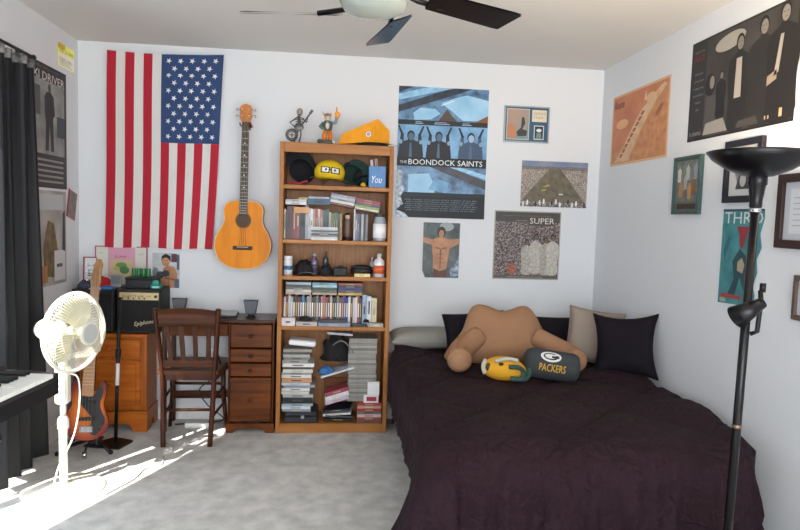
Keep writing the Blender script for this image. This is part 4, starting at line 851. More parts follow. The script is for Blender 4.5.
b = cm_(); b.prism([(-1.0,3.815), (-.68,3.815), (-.66,4.13), (-1.02,4.13)], .388, .425, cw1, plane='xy'); b.build('seat_frame', cr_)
b = cm_()
b.grid(12, 1, lambda u, v: (-1.012+.346*u, 3.757-.0+.012*math.sin(PI*u)-.010*(v), .715+.098*v+(.012*math.sin(PI*u) if v > .5 else 0)), cw2); b.grid(12, 1, lambda u, v: (-1.012+.346*u, 3.775+.012*math.sin(PI*u)-.010*(v), .715+.098*v+(.012*math.sin(PI*u) if v > .5 else 0)), cw2)
b.grid(12, 1, lambda u, v: (-1.012+.346*u, 3.747+.012*math.sin(PI*u)+.018*v, .813+.012*math.sin(PI*u)), cw2); b.grid(12, 1, lambda u, v: (-1.012+.346*u, 3.757+.012*math.sin(PI*u)+.018*v, .715), cw2); b.build('top_rail', cr_)
b = cm_(); b.box((-.985,3.796,.470), (-.695,3.814,.515), cw2, .003); b.build('lower_rail', cr_)
for k in range(4):
    xb = -.952+k*.0715; xt = -.968+k*.079
    b = cm_(); w_ = .026; y0, y1 = 3.80, 3.768
    b.add([(xb,y0-.004,.512), (xb+w_,y0-.004,.512), (xt+w_,y1-.004,.72), (xt,y1-.004,.72), (xb,y0+.006,.512), (xb+w_,y0+.006,.512), (xt+w_,y1+.006,.72), (xt,y1+.006,.72)], [(0,1,2,3), (7,6,5,4), (0,4,5,1), (1,5,6,2), (2,6,7,3), (3,7,4,0)], cw1); b.build('back_slat', cr_)
for z_, a, c in ((.17, (-.982,3.795), (-1.012,4.125)), (.27, (-.985,3.80), (-1.008,4.12)), (.17, (-.700,3.795), (-.682,4.125)), (.27, (-.695,3.80), (-.686,4.12))):
    b = cm_(); b.cyl((a[0],a[1],z_), (c[0],c[1],z_), .008, cw1, n=10); b.build('side_stretcher', cr_)
for z_, y_, x0, x1 in ((.215, 3.80, -.98, -.70), (.20, 4.123, -1.01, -.685), (.29, 4.118, -1.01, -.685)):
    b = cm_(); b.cyl((x0,y_,z_), (x1,y_,z_), .009, cw1, n=10); b.build('cross_stretcher', cr_)
for sx in (-1, 1):
    b = cm_(); xb = -.845+sx*.147; b.tube(smoothpts([(-.845+sx*.163,3.79,.60), (-.845+sx*.17,3.84,.53), (-.845+sx*.17,3.92,.462)], 5, False), .006, cw1); b.build('hip_brace', cr_)

# ------------------------------------------------------------------ pine chest, amplifiers and what stands on them
p1 = wood('pine_front', '9C4C10', 'BC6A20', 'x', .4); p2 = wood('pine_side', '9A5014', 'B46822', 'z', .4)
pc = thing('pine_chest', 'honey pine chest of drawers with bracket feet in the left corner', 'chest of drawers', (-1.35, 4.17, 0)); o_ = Vector(pc.location)
def pbox(nm, a, c, m, bev=.003, par=None): return MB().box(tuple(Vector(a)-o_), tuple(Vector(c)-o_), m, bev).build(nm, par or pc)
PX0, PX1 = -1.580, -1.150
pbox('carcass', (PX0, 4.062, .13), (PX1, 4.288, .596), p2); pbox('top_board', (PX0-.012, 4.038, .596), (PX1+.012, 4.290, .618), p1, .006)
b = MB(); b.T = Matrix.Translation(-o_)
b.prism([(PX0-.008,0), (PX0+.07,0), (PX0+.09,.04), (PX0+.12,.05), (PX1-.12,.05), (PX1-.09,.04), (PX1-.075,0), (PX1+.008,0), (PX1+.008,.13), (PX0-.008,.13)], 4.040, 4.061, p1); b.build('bracket_base', pc)
b = MB(); b.T = Matrix.Translation(-o_); b.prism([(4.062,0), (4.14,0), (4.15,.05), (4.20,.05), (4.21,0), (4.286,0), (4.286,.13), (4.062,.13)], PX1-.012, PX1+.008, p2, plane='yz'); b.build('bracket_side', pc)
for z0, z1 in ((.475, .580), (.152, .455)):
    d_ = pbox('drawer', (PX0+.035, 4.048, z0), (PX1-.035, 4.0618, z1), p1, .004)
    if z1 < .5: MB().box(tuple(Vector((PX0+.06, 4.043, .175))-o_), tuple(Vector((PX1-.06, 4.0478, .43))-o_), p1, .003).build('raised_panel', d_)
    b = MB(); b.T = Matrix.Translation(-o_); b.ell(((PX0+PX1)/2, 4.036, (z0+z1)/2), (.016,.012,.016), p2); b.build('knob', d_)
tolex = mat('tolex', '141518', .6, bump=.3, bscale=400); grl = mat('grille_cloth', '0E0F12', .8, bump=.3, bscale=600)
def amp(label, x0, x1, y0, y1, z0, z1, panel=True):
    o = thing('guitar_amplifier', label, 'amplifier', ((x0+x1)/2, (y0+y1)/2, z0)); W_, D_, H_ = (x1-x0)/2, (y1-y0)/2, z1-z0
    b = MB(); b.box((-W_,-D_+.012,.008), (W_,D_,H_), tolex, .008); 
    for a, c in (((-W_,-D_,.008), (-W_+.014,-D_+.014,H_)), ((W_-.014,-D_,.008), (W_,-D_+.014,H_)), ((-W_+.014,-D_,.008), (W_-.014,-D_+.014,.024)), ((-W_+.014,-D_,H_-.018), (W_-.014,-D_+.014,H_))): b.box(a, c, tolex, .003)
    b.build('cabinet', o)
    b = MB(); b.box((-W_+.014,-D_+.006,.024), (W_-.014,-D_+.0115,H_-(.072 if panel else .03)), grl); b.build('grille', o)
    if panel:
        b = MB(); b.box((-W_+.012,-D_+.002,H_-.068), (W_-.012,-D_+.010,H_-.022), mat('gold_panel', 'C8B488', .35, .3)); b.T = Matrix.Translation((0,-D_+.0012,H_-.045)) @ Matrix.Rotation(PI/2, 4, 'X'); b.text('ELECTAR 10', -W_+.03, -.006, W_-.06, .006, 0, C('3A3226')); b.build('control_panel', o)
        for k in range(5):
            b = MB(); b.cyl((-W_+.035+k*.032,-D_+.002,H_-.045-.012), (-W_+.035+k*.032,-D_-.004,H_-.045-.012), .0045, C('1C1C1C'), n=10); b.build('knob', o)
        b = MB(); b.cyl((W_-.03,-D_+.002,H_-.045), (W_-.03,-D_-.006,H_-.045), .009, C('2C2418'), n=14); b.build('volume_knob', o)
        b = MB(); b.T = Matrix.Translation((0,-D_+.0052,0)) @ Matrix.Rotation(PI/2, 4, 'X') @ Matrix.Rotation(D2R(10), 4, 'Z'); b.text('Epiphone', -.02, .045, .10, .078, 0, C('D8CCAC'), shear=.35); b.build('logo', o)
        b = MB(); b.tube([(-.06,0,H_), (-.05,0,H_+.018), (.05,0,H_+.018), (.06,0,H_)], .007, C('1A1A1A')); b.build('handle', o) if 0 else None
    for sx in (-1, 1):
        b = MB(); b.cyl((sx*(W_-.03),-D_+.03,0), (sx*(W_-.03),-D_+.03,.008), .012, C('0C0C0C')); b.cyl((sx*(W_-.03),D_-.03,0), (sx*(W_-.03),D_-.03,.008), .012, C('0C0C0C')); b.build('rubber_feet', o)
    return o
amp('small black guitar amplifier with gold control strip on the right half of the pine chest', -1.322, -1.062+.0, 4.045, 4.275, .618, .898)
amp('plain black amplifier cabinet left of the gold-strip amplifier on the pine chest', -1.590, -1.345, 4.050, 4.275, .618, .890, False)
ca = thing('accessory_case', 'black lidded case on top of the gold-strip amplifier', 'case', (-1.196, 4.15, .898))
b = MB(); b.box((-.088,-.07,0), (.088,.07,.055), C('101114'), .004); b.build('tray', ca); b = MB(); b.box((-.092,-.074,.0555), (.092,.074,.068), C('1C1E22'), .004); b.build('lid', ca)
cn = None
for k in range(4):
    if cn is None:
        cn = thing('drink_can', '', 'can', (0,0,0)); b = MB(); b.lathe([(0,0), (.0125,0), (.0135,.003), (.0135,.05), (.012,.054)], mat('can_green', '2E7A44', .35, .2, color2='1C5834', nscale=60), 18); b.build('body', cn); b = MB(); b.lathe([(.012,.054), (.0125,.056), (.0115,.0555), (0,.0545)], mat('can_top', 'B8BCC0', .3, .7), 18); b.build('rim', cn); c = cn
    else: c = copy_tree(cn)
    c.location = (-1.243+k*.029, 4.12, .9665); c['label'] = f'small green can in the row of four on the black case, {ORD[k]} from the left'; c['group'] = 'green cans on the black case'
b = MB(); b.box((-.032,-.004,0), (.032,.004,.078), C('8C8E92'), .002); b.box((-.027,-.0046,.02), (.027,-.004,.07), C('6C7074')); b.build('photo_card', label='grey upright card left of the green cans', cat='card', loc=(-1.352, 4.115, .8995), rot=(D2R(-6), 0, 0))
rc = cap('baseball_cap', 'red and white cap on the left black amplifier', 'cap', -1.437, 4.135, .895, 'B01824', .62, D2R(-25), 'C8C4C8')
blob('cloth_bundle', 'dark blue crumpled cloth at the left end of the amplifiers', 'cloth', -1.535, 4.12, .8905, .045, .05, .045, '3A4258', 6, .5)
b = MB(); b.box((-.035,-.015,0), (.035,.015,.022), C('2468B0'), .006); b.build('harmonica_box', label='small bright blue box in front of the grey card', cat='box', loc=(-1.385, 4.062, .8905))
tb = thing('tape_dispenser', 'teal green tape dispenser at the right front of the gold-strip amplifier', 'dispenser', (-1.098, 4.085, .898))
b = MB(); b.box((-.034,-.022,0), (.034,.022,.028), C('1E7C70'), .008); b.ell((-.005,0,.034), (.022,.014,.022), C('2A9484')); b.build('body', tb); b = MB(); b.box((-.02,-.0232,.006), (.02,-.022,.018), C('9CC8C4')); b.build('sticker', tb)
pk = thing('framed_picture', 'wide pink and cream picture leaning on the wall behind the amplifiers', 'picture', (-1.374, YB-.010, .9), (D2R(-1), 0, 0))
pk.location.z = .892
b = MB(); W_, H_ = .163, .254
for a, c in (((-W_,-.014,0), (W_,-.002,.006)), ((-W_,-.014,H_-.006), (W_,-.002,H_)), ((-W_,-.014,.006), (-W_+.006,-.002,H_-.006)), ((W_-.006,-.014,.006), (W_,-.002,H_-.006))): b.box(a, c, mat('frame_rose', 'A84868', .4))
b.build('frame', pk)
b = MB(); b.box((-W_+.006,-.009,.006), (W_-.006,-.003,H_-.006), C('D4D4C8')); b.T = Matrix.Translation((0,-.0094,0)) @ Matrix.Rotation(PI/2, 4, 'X')
b.rect(-.083, .05, .087, .246, 0, C('D49CB4')); b.rect(-.07, .05, .075, .165, .0005, C('C8B890')); b.disc(0, .13, .035, .02, .001, C('6C8C4C')); b.disc(.02, .10, .03, .025, .0012, C('4A7C50')); b.disc(-.03, .11, .02, .014, .0014, C('B0B060')); b.text('Love', -.04, .18, .03, .2, .001, C('A82848'), shear=.3); b.text('abc', -.14, .205, -.11, .215, .001, C('8C8C80')); b.text('def', .11, .2, .14, .21, .001, C('8C8C80'))
b.build('picture', pk, weld=False, recalc=False)
gc = thing('greeting_card', 'narrow white card with dark red border left of the pink picture', 'card', (-1.560, 4.255, .8905), (D2R(-5), 0, D2R(8)))
b = MB(); b.box((-.040,-.002,0), (.040,.002,.185), C('8C2438')); b.build('backing', gc); b = MB(); b.box((-.030,-.0032,.006), (.036,-.002,.178), C('D8D8DC')); b.T = Matrix.Translation((0,-.0036,0)) @ Matrix.Rotation(PI/2, 4, 'X'); b.text('b', -.006, .06, .016, .09, 0, C('202024')); b.build('inner_page', gc, weld=False)

# ------------------------------------------------------------------ electric bass on its stand
sb = mat('sunburst', '6A1A0C', .2, color2='D8702A', nscale=3)
def burst():
    M = mat('sunburst_finish', 'C05820', .2); N = M.node_tree.nodes; L = M.node_tree.links
    tc = N.new('ShaderNodeTexCoord'); mp = N.new('ShaderNodeMapping'); mp.inputs['Location'].default_value = (.0, 0, -.16); mp.inputs['Scale'].default_value = (7.0, .01, 4.6); mp.vector_type = 'POINT'
    mp.inputs['Location'].default_value = (0, 0, -.16*4.6)
    L.new(tc.outputs['Object'], mp.inputs[0]); g = N.new('ShaderNodeTexGradient'); g.gradient_type = 'SPHERICAL'; L.new(mp.outputs[0], g.inputs[0]); r = N.new('ShaderNodeValToRGB'); L.new(g.outputs['Fac'], r.inputs[0])
    e = r.color_ramp.elements; e[0].position = .0; e[0].color = (*lin('2A0C08'), 1); e[1].position = .62; e[1].color = (*lin('E07420'), 1); k = e.new(.22); k.color = (*lin('7A1C0A'), 1)
    L.new(r.outputs[0], N['Principled BSDF'].inputs['Base Color']); return M
bs = thing('electric_bass', 'sunburst electric bass with black pickguard on a stand left of the pine chest', 'bass guitar', (-1.365, 3.66, .085), (D2R(-9), D2R(2.0), D2R(8)))
o_half = [(0,0), (.06,.008), (.11,.05), (.125,.11), (.11,.17), (.088,.215), (.095,.27), (.10,.33), (.085,.395), (.068,.40), (.055,.33), (.03,.295), (-.03,.295), (-.055,.30), (-.075,.35), (-.092,.345), (-.10,.28), (-.088,.22), (-.10,.17), (-.122,.11), (-.108,.05), (-.06,.008)]
o2 = [(-p.x*.92, p.y*.93) for p in smoothpts([(x, y, 0) for x, y in o_half], 4)]
b = MB(); b.prism(o2, -.02, .02, burst(), smooth=True); b.build('body', bs)
b = MB(); pg = smoothpts([(x, y, 0) for x, y in [(.01,.06), (.05,.03), (.085,.06), (.105,.12), (.085,.17), (.07,.22), (.085,.28), (.075,.335), (.05,.30), (.03,.27), (.0,.26), (-.03,.275), (-.05,.30), (-.04,.22), (.0,.17), (.03,.13), (.02,.09)]], 4)
b.prism([(p.x*.9, p.y*.93) for p in pg], -.0235, -.0205, C('131316')); b.build('pickguard', bs)
mp_ = wood('maple_neck', '94683C', 'AE8250', 'z', .35)
b = MB(); b.prism([(-.030,.26), (.030,.26), (.021,.86), (-.021,.86)], -.040, -.024, mp_); b.build('neck', bs)
b = MB(); b.prism([(-.031,.25), (.031,.25), (.0215,.86), (-.0215,.86)], -.045, -.0405, mat('maple_board', 'A87C54', .4)); 
for k in range(18):
    zz = .84-.56*(1-.94387**(k+1))/(1-.94387**20); b.box((-.029,-.0462,zz), (.029,-.0452,zz+.002), mat('fret_metal', ''))
b.build('fretboard', bs)
b = MB(); b.prism([(-.022,.86), (.022,.86), (.030,.89), (.026,.95), (.034,.99), (.024,1.02), (.004,1.022), (-.012,.99), (-.018,.94), (-.028,.90)], -.042, -.026, mp_); b.build('headstock', bs)
for k in range(4): b = MB(); b.cyl((-.014,-.034,.900+k*.028), (-.040,-.034,.900+k*.028), .003, mat('chrome', '')); b.box((-.050,-.038,.892+k*.028), (-.040,-.030,.908+k*.028), mat('chrome', ''), .002); b.build('tuning_peg', bs)
for z_ in (.11, .20): b = MB(); b.box((-.042,-.030,z_), (.042,-.0236,z_+.02), C('0A0A0C'), .002); b.build('pickup', bs)
b = MB(); b.box((-.035,-.030,.045), (.035,-.0206,.080), mat('chrome', ''), .002); b.build('bridge', bs)
b = MB(); 
for k in range(4): b.tube([((k-1.5)*.018,-.0325,.05), ((k-1.5)*.010,-.050,.86), ((k-1.5)*.008,-.044,.98)], .0011, mat('string_steel', 'A0A0A0', .35, .8), 5)
b.build('strings', bs)
for (x, z_) in ((.07,.06), (.088,.09)): b = MB(); b.cyl((x*.9,-.0236,z_), (x*.9,-.034,z_), .008, C('1C1C1E'), n=12); b.build('control_knob', bs)
gs = thing('guitar_stand', 'black tubular stand cradling the sunburst bass', 'guitar stand', (-1.372, 3.70, 0))
blk = mat('black_metal', '18181B', .4, .3)
b = MB(); b.tube([(0,.05,.0+.04), (0,.12,.55)], .010, blk); b.build('upright', gs)
for p in ((-.14,-.06), (.14,-.04), (0,.20)): b = MB(); b.tube([(0,.05,.06), (p[0]*.6,.05+(p[1]-.05)*.6,.045), (p[0],p[1],.012)], .010, blk); b.ell((p[0],p[1],.013), (.014,.014,.013), blk); b.build('leg', gs)
b = MB(); 
for sx in (-1, 1): b.tube([(0,.05,.07), (sx*.07,.04,.072), (sx*.075,-.03,.070), (sx*.075,-.075,.072), (sx*.075,-.08,.10)], .007, blk)
b.build('cradle', gs)
b = MB(); b.cyl((.02,-.10,.0), (.02,-.10,.035), .012, mat('chrome', ''), n=12); b.tube([(.02,-.10,.035), (.02,-.06,.06), (.0,.05,.06)], .006, blk); b.build('caster_foot', gs)
# straight black microphone stand
ms = thing('microphone_stand', 'straight black pole stand with a white sticker, in front of the pine chest', 'stand', (-1.262, 3.83, 0))
b = MB(); b.prism([(-.16,-.05), (.05,-.10), (.09,.03), (-.03,.09)], 0, .012, blk, plane='xy'); b.build('base', ms)
b = MB(); b.cyl((0,0,.012), (.026,0,.875), .0105, blk, n=14); b.build('pole', ms)
b = MB(); b.cyl((.0105,-.0004,.355), (.0145,-.0004,.485), .0112, C('D8DCE0'), n=14); b.build('sticker', ms, label='white printed sticker')
b = MB(); b.cyl((.016,0,.52), (.0175,0,.57), .016, blk, n=14); b.build('clutch', ms)

# ------------------------------------------------------------------ pedestal fan
wp = mat('fan_plastic', 'E6E4D8', .35); wpc = mat('fan_cream', 'D2CCA8', .4)
pf = thing('pedestal_fan', 'white round-base pedestal fan standing in the sunlight by the keyboard', 'fan', (-1.300, 3.20, 0))
b = MB(); b.lathe([(0,.030), (.05,.032), (.12,.022), (.175,.014), (.19,.006), (.19,0), (0,0)], wp, 40); b.build('base', pf)
b = MB(); b.cyl((0,0,.03), (0,0,.34), .019, wp, n=18); b.cyl((0,0,.34), (0,0,.60), .014, wp, n=18); b.build('pole', pf)
b = MB(); b.lathe([(.019,.30), (.026,.31), (.026,.35), (.018,.37)], wp, 20); b.build('height_collar', pf)
b = MB(); b.box((-.030,-.032,.43), (.030,.030,.62), wp, .012); b.box((-.020,-.034,.46), (.020,-.0325,.58), C('D0D0CC')); b.build('control_box', pf)
for k in range(4): b = MB(); b.cyl((0,-.0342,.475+k*.026), (0,-.039,.475+k*.026), .006, C('9098A0'), n=10); b.build('button', pf)
head = bpy.data.objects.new('fan_head', None); COL.objects.link(head); head.parent = pf; head.location = (.055, .0, .785); head.rotation_euler = (0, 0, D2R(69))  # local -y faces the room
fdir = -1
b = MB()
for yy, R_ in ((-.012, .189), (0.0, .192), (.012, .189)): b.tube([(R_*math.cos(a), yy, R_*math.sin(a)) for a in [2*PI*i/48 for i in range(48)]], .004 if yy else .007, wp, 6, closed=True)
def cage(sign, ymid, yrim, rin):
    bb = MB()
    for k in range(72):
        a = 2*PI*k/72; pts = []
        for t_ in (0, .35, .7, .9, 1): r_ = rin+(.190-rin)*t_; yv = ymid+(yrim-ymid)*(t_**2.6); pts.append((r_*math.cos(a), yv, r_*math.sin(a)))
        bb.tube(pts, .0013, wp, 4)
    for t_ in (.33, .66): 
        r_ = rin+(.190-rin)*t_; yv = ymid+(yrim-ymid)*(t_**2.6); bb.tube([(r_*math.cos(2*PI*i/40), yv, r_*math.sin(2*PI*i/40)) for i in range(40)], .0016, wp, 4, closed=True)
    return bb
cage(1, -.085, -.01, .05).build('front_cage', head); cage(-1, .065, .01, .05).build('rear_cage', head); b.build('cage_rim', head)
b = MB(); b.cyl((0,-.094,0), (0,-.080,0), .056, wp, n=30); b.cyl((0,-.0955,0), (0,-.094,0), .046, mat('fan_badge', 'C4C6C4', .4), n=30); b.build('hub_badge', head)
b = MB(); b.cyl((0,-.07,0), (0,.02,0), .030, wpc, n=20); b.build('spinner', head)
for k in range(3):
    b = MB(); a0 = D2R(95+120*k)
    def bl(u, v, e=0): r_ = .028+.140*u; a = a0+(.9*(v-.5))*(.45+.75*math.sin(PI*min(1, u*.85+.12)))*1.3; return (r_*math.cos(a), -.025+.04*(v-.5)+e, r_*math.sin(a))
    b.grid(10, 10, lambda u, v: bl(u, v), wpc); b.grid(10, 10, lambda u, v: bl(u, v, .002), wpc); b.build('blade', head)
b = MB(); b.ell((0,.135,0), (.058,.095,.058), wp); b.build('motor_housing', head)
b = MB(); b.tube([(0,.10,-.05), (0,.08,-.12), (-.02,.045,-.18)], .020, wp, 10); b.build('tilt_neck', head)
b = MB(); b.tube(smoothpts([(.03,.0,.58), (.075,-.01,.56), (.085,-.02,.44), (.06,-.03,.28), (.0,-.05,.14), (-.02,-.07,.05), (-.03,-.12,.034)], 6, False), .004, wp); b.build('power_cable', pf)
b = MB(); b.tube(smoothpts([(-1.08,3.12,.006), (-1.0,3.30,.006), (-.98,3.44,.006), (-.91,3.5,.006), (-.93,3.60,.006), (-.90,3.70,.006), (-.98,3.85,.006), (-1.02,4.0,.006)], 8, False), .0042, C('A8A8A4')); b.build('cable', label='thin grey cord snaking over the sunlit carpet toward the desk', cat='cord')

# ------------------------------------------------------------------ digital keyboard on stand (player side toward the room)
kb = thing('digital_piano', 'black digital keyboard with white keys, end-on at the left edge of the room', 'keyboard', (-.980, 2.375, .715), (0, 0, D2R(-6)))
# local: x toward wall is negative, y toward camera is negative
kbm = mat('keyboard_black', '1A1B1E', .35); KL = 1.25; KD = .30
b = MB()
b.prism([(0,.0), (-KD,.0), (-KD,.095), (-.19,.088), (-.165,.070), (-.0,.060)], -KL, 0, kbm, plane='xz') if 0 else None
prof = [(0,0), (-KD,0), (-KD,.105), (-.20,.098), (-.175,.062), (-.012,.062), (0,.050)]
b.prism([(x, z) for x, z in prof], -KL, -.0, kbm); b.build('casing', kb)
b = MB(); b.prism([(0,0), (-.19,0), (-.19,.080), (-.16,.082), (0,.076)], -.022, .001, kbm); b.build('end_cheek', kb)
for k in range(50):
    b = MB(); y1 = -.026-k*.0235; b.box((-.168,y1-.0225,.0625), (-.004,y1,.078), C('ECECE8'), .0015); b.build('white_key', kb)
for k in range(49):
    if k % 7 in (2, 6): continue
    b = MB(); y1 = -.026-(k+1)*.0235; b.box((-.168,y1-.006,.0785), (-.075,y1+.006,.090), C('101012'), .002); b.build('black_key', kb)
b = MB(); b.box((-.28,-.75,.1045), (-.22,-.45,.106), mat('display_grey', '4C5450', .3), 0); b.build('display', kb)
ks = thing('keyboard_stand', 'black folding X-frame stand under the digital keyboard', 'keyboard stand', (-1.14, 1.66, 0), (0, 0, D2R(-6)))
b = MB()
for s_ in (-1, 1): b.box((-.16,s_*.30-.015,.688), (.14,s_*.30+.015,.713), blk, .004)
b.build('top_bar', ks)
for s_ in (-1, 1):
    b = MB(); b.tube([(.12*s_,.30*s_*0-.02*s_,.70), (-.12*s_,.0,.03)], .014, blk); b.build('crossed_leg', ks)
for s_ in (-1, 1): b = MB(); b.tube([(s_*.12,-.30,.69), (s_*.12,.30,.69)], .012, blk); b.build('top_tube', ks)
for s_ in (-1, 1): b = MB(); b.tube([(s_*.12,-.22,.015), (s_*.12,.22,.015)], .014, blk); b.build('foot_tube', ks)

# ------------------------------------------------------------------ curtain
def curtain(label, y0, y1, z0, z1, folds, xb=-1.565, lean=(0, 0)):
    o = thing('window_curtain', label, 'curtain', (xb, (y0+y1)/2, 0)); cm = mat('curtain_navy', '080A10', .5, spec=.3, bump=.1, bscale=200)
    def f(u, v, e=0):
        y = y0+lean[0]*(v-.5)+(y1-y0+(lean[1]-lean[0])*(v-.5))*u-(y0+y1)/2; zz = z0+(z1-z0)*v
        amp_ = .042*(.75+.25*(1-v)); ph = 2*PI*folds*u
        return (amp_*math.sin(ph)+.012*math.sin(ph*.37+v*2)+e, y+.006*math.sin(ph*2+v*3), zz+.01*math.sin(u*9)*(1-v))
    b = MB(); b.grid(folds*14, 24, lambda u, v: f(u, v), cm); b.grid(folds*14, 24, lambda u, v: f(u, v, .003), cm); b.build('fabric', o)
    b = MB(); hm = mat('curtain_header', '8C8C8A', .7, color2='2A2A2C', nscale=28); b.grid(folds*14, 2, lambda u, v: (f(u, 1)[0]+.005, f(u, 1)[1], z1-.004+.045*v), hm); b.grid(folds*14, 2, lambda u, v: (f(u, 1)[0]-.004, f(u, 1)[1], z1-.004+.045*v), hm); b.build('header_tape', o)
    return o
curtain('dark navy pleated curtain gathered at the corner side of the patio door', 3.10, 3.585, .045, 2.085, 4, lean=(.05, -.10))
curtain('dark navy pleated curtain drawn over the near half of the patio door', .80, 2.385, .045, 2.085, 10, lean=(0, .9))
rod = thing('curtain_rod', 'black curtain rod above the patio door on the left wall', 'curtain rod', (-1.572, 2.2, 2.155))
b = MB(); b.cyl((0,-1.45,0), (0,1.34,0), .008, blk); b.build('pole', rod)
for y in (-1.3, 0, 1.3): b = MB(); b.tube([(-.069,y,.0), (-.0,y,.0)], .008, blk); b.build('bracket', rod)
for s_ in (-1, 1): b = MB(); b.ell((0,s_*(1.46 if s_ < 0 else 1.345),0), .014, blk); b.build('finial', rod)

# ------------------------------------------------------------------ bed
BDX0, BDX1, BDY0, BDY1, BT = .385, 1.745, 2.30, 4.28, .50
bed = thing('bed', 'double bed covered by a dark plum comforter along the right wall', 'bed', ((BDX0+BDX1)/2, (BDY0+BDY1)/2, 0)); o_ = Vector(bed.location)
tick = mat('mattress_ticking', 'C8C6BE', .8, bump=.2, bscale=80)
def bbox_(nm, a, c, m, bev): return MB().box(tuple(Vector(a)-o_), tuple(Vector(c)-o_), m, bev).build(nm, bed)
bbox_('mattress', (BDX0, BDY0+.02, .285), (BDX1-.07, BDY1, BT-.012), tick, .03); bbox_('box_spring', (BDX0+.005, BDY0+.03, .13), (BDX1-.075, BDY1, .283), tick, .015)
fr = bbox_('bed_frame', (BDX0+.02, BDY0+.03, .10), (BDX1-.08, BDY1-.02, .128), blk, .003)
for x in (BDX0+.05, BDX1-.12):
    for y in (BDY0+.06, BDY1-.08):
        b = MB(); b.T = Matrix.Translation(-o_); b.cyl((x,y,.03), (x,y,.10), .016, C('6A4A34')); b.cyl((x,y,.0), (x,y,.03), .022, C('3A2A22')); b.build('caster_leg', bed)
def comforter_mat():
    M = mat('comforter_plum', '24121A', .8, spec=.22); N = M.node_tree.nodes; L = M.node_tree.links; bs_ = N['Principled BSDF']
    tc = N.new('ShaderNodeTexCoord'); n1 = N.new('ShaderNodeTexNoise'); n1.inputs['Scale'].default_value = 13; n1.inputs['Detail'].default_value = 8; n1.inputs['Distortion'].default_value = 1.2
    L.new(tc.outputs['Object'], n1.inputs[0]); bp = N.new('ShaderNodeBump'); bp.inputs['Strength'].default_value = .8; bp.inputs['Distance'].default_value = .04; L.new(n1.outputs['Fac'], bp.inputs['Height']); L.new(bp.outputs[0], bs_.inputs['Normal']); return M
cmm = comforter_mat()
W0 = BDX1-BDX0; L0 = BDY1-BDY0
def drape(a, c, e=0):
    # a across, c along the bed from the head toward the foot (metres on the cloth)
    r = .085 if c < L0-.3 else .085+.05*min(1, (c-L0+.3)/.3)
    ox = 0; sgx = 0
    if a < r*.5: ox = r*.5-a; sgx = -1
    elif a > W0-r*.5: ox = a-(W0-r*.5); sgx = 1
    oy = max(0, c-(L0-r*.6))
    d = math.hypot(ox, oy)
    if sgx > 0 and oy > 0: d = (ox**1.5+oy**1.5)**(1/1.5)
    kk = max(0, min(1, (c-(L0-.55))/.55)); xm = W0-r*.5-.055*kk*kk; xx_ = a if a < W0*.5 else W0*.5+(a-W0*.5)*(xm-W0*.5)/(W0*.5-r*.5)
    x = min(max(xx_, r*.5), xm); y = min(c, L0-r*.6); z_ = BT+.03-.03*kk*kk*max(0, a/W0-.5)*2
    if d > 0:
        dx, dy = sgx*ox/d, oy/d
        if d < r*PI/2: hx = r*math.sin(d/r); dz = r*(1-math.cos(d/r))
        else: hx = r+.05*(d-r*PI/2); dz = r+(d-r*PI/2)*.985
        s_ = x*5+y*5+math.atan2(dy, dx)*1.2
        rip = min(1, dz/.3)*(.018*math.sin(s_*4.2)+.012*math.sin(s_*7.9+1.3)+.01*math.sin(s_*15+c*3))
        if sgx > 0: hx = min(hx, .075); rip = 0 if oy == 0 else rip*.3
        if sgx < 0: rip *= .5; hx *= (.86 if oy == 0 else 1.0+1.05*min(1, dz/.4)*min(1, oy/.15))
        if sgx > 0 and oy > 0: hx = min(hx, r)*.75+.34*max(0, dz-.08)
        hx += rip*(1 if oy > 0 else .5)
        if sgx < 0 and oy == 0: hx = min(hx, .02+.09*max(0, min(1, (c-.26)/.12)))
        x += dx*hx; y += dy*hx; z_ -= dz
    # quilted diamonds and soft undulation
    q = (abs(math.sin((a+c)*5.2))*abs(math.sin((a-c)*5.2)))**.45
    z_ += .036*q*(1 if d < .03 else .5)+.018*noise.noise(Vector((a*2.6, c*2.6, 3)))+.006*noise.noise(Vector((a*9, c*9, 1)))
    if d > .1 and oy > 0: y += .018*q+.016*noise.noise(Vector((a*7, c*2.5, 5)))+.008*noise.noise(Vector((a*19, c*5, 8)))
    if d < .1: z_ += .007*noise.noise(Vector((a*7, c*16, 4)))
    z_ = max(z_, .012)
    return (BDX0+x, BDY1-.02-y, z_+e)
a0, a1, c1 = -.27, W0+.30, L0+.56
def dr_(u, v, e=0):
    a = a0+(a1-a0)*u; c = .14+(c1-.14)*v
    # left hem is short so that the mattress edge shows
    return drape(a, c, e)
b = MB(); b.T = Matrix.Translation(-o_); b.grid(190, 230, lambda u, v: dr_(u, v), cmm); cf = b.build('comforter', bed, label='dark plum quilted comforter')
sol = cf.modifiers.new('s', 'SOLIDIFY'); sol.thickness = .012; sol.offset = -1

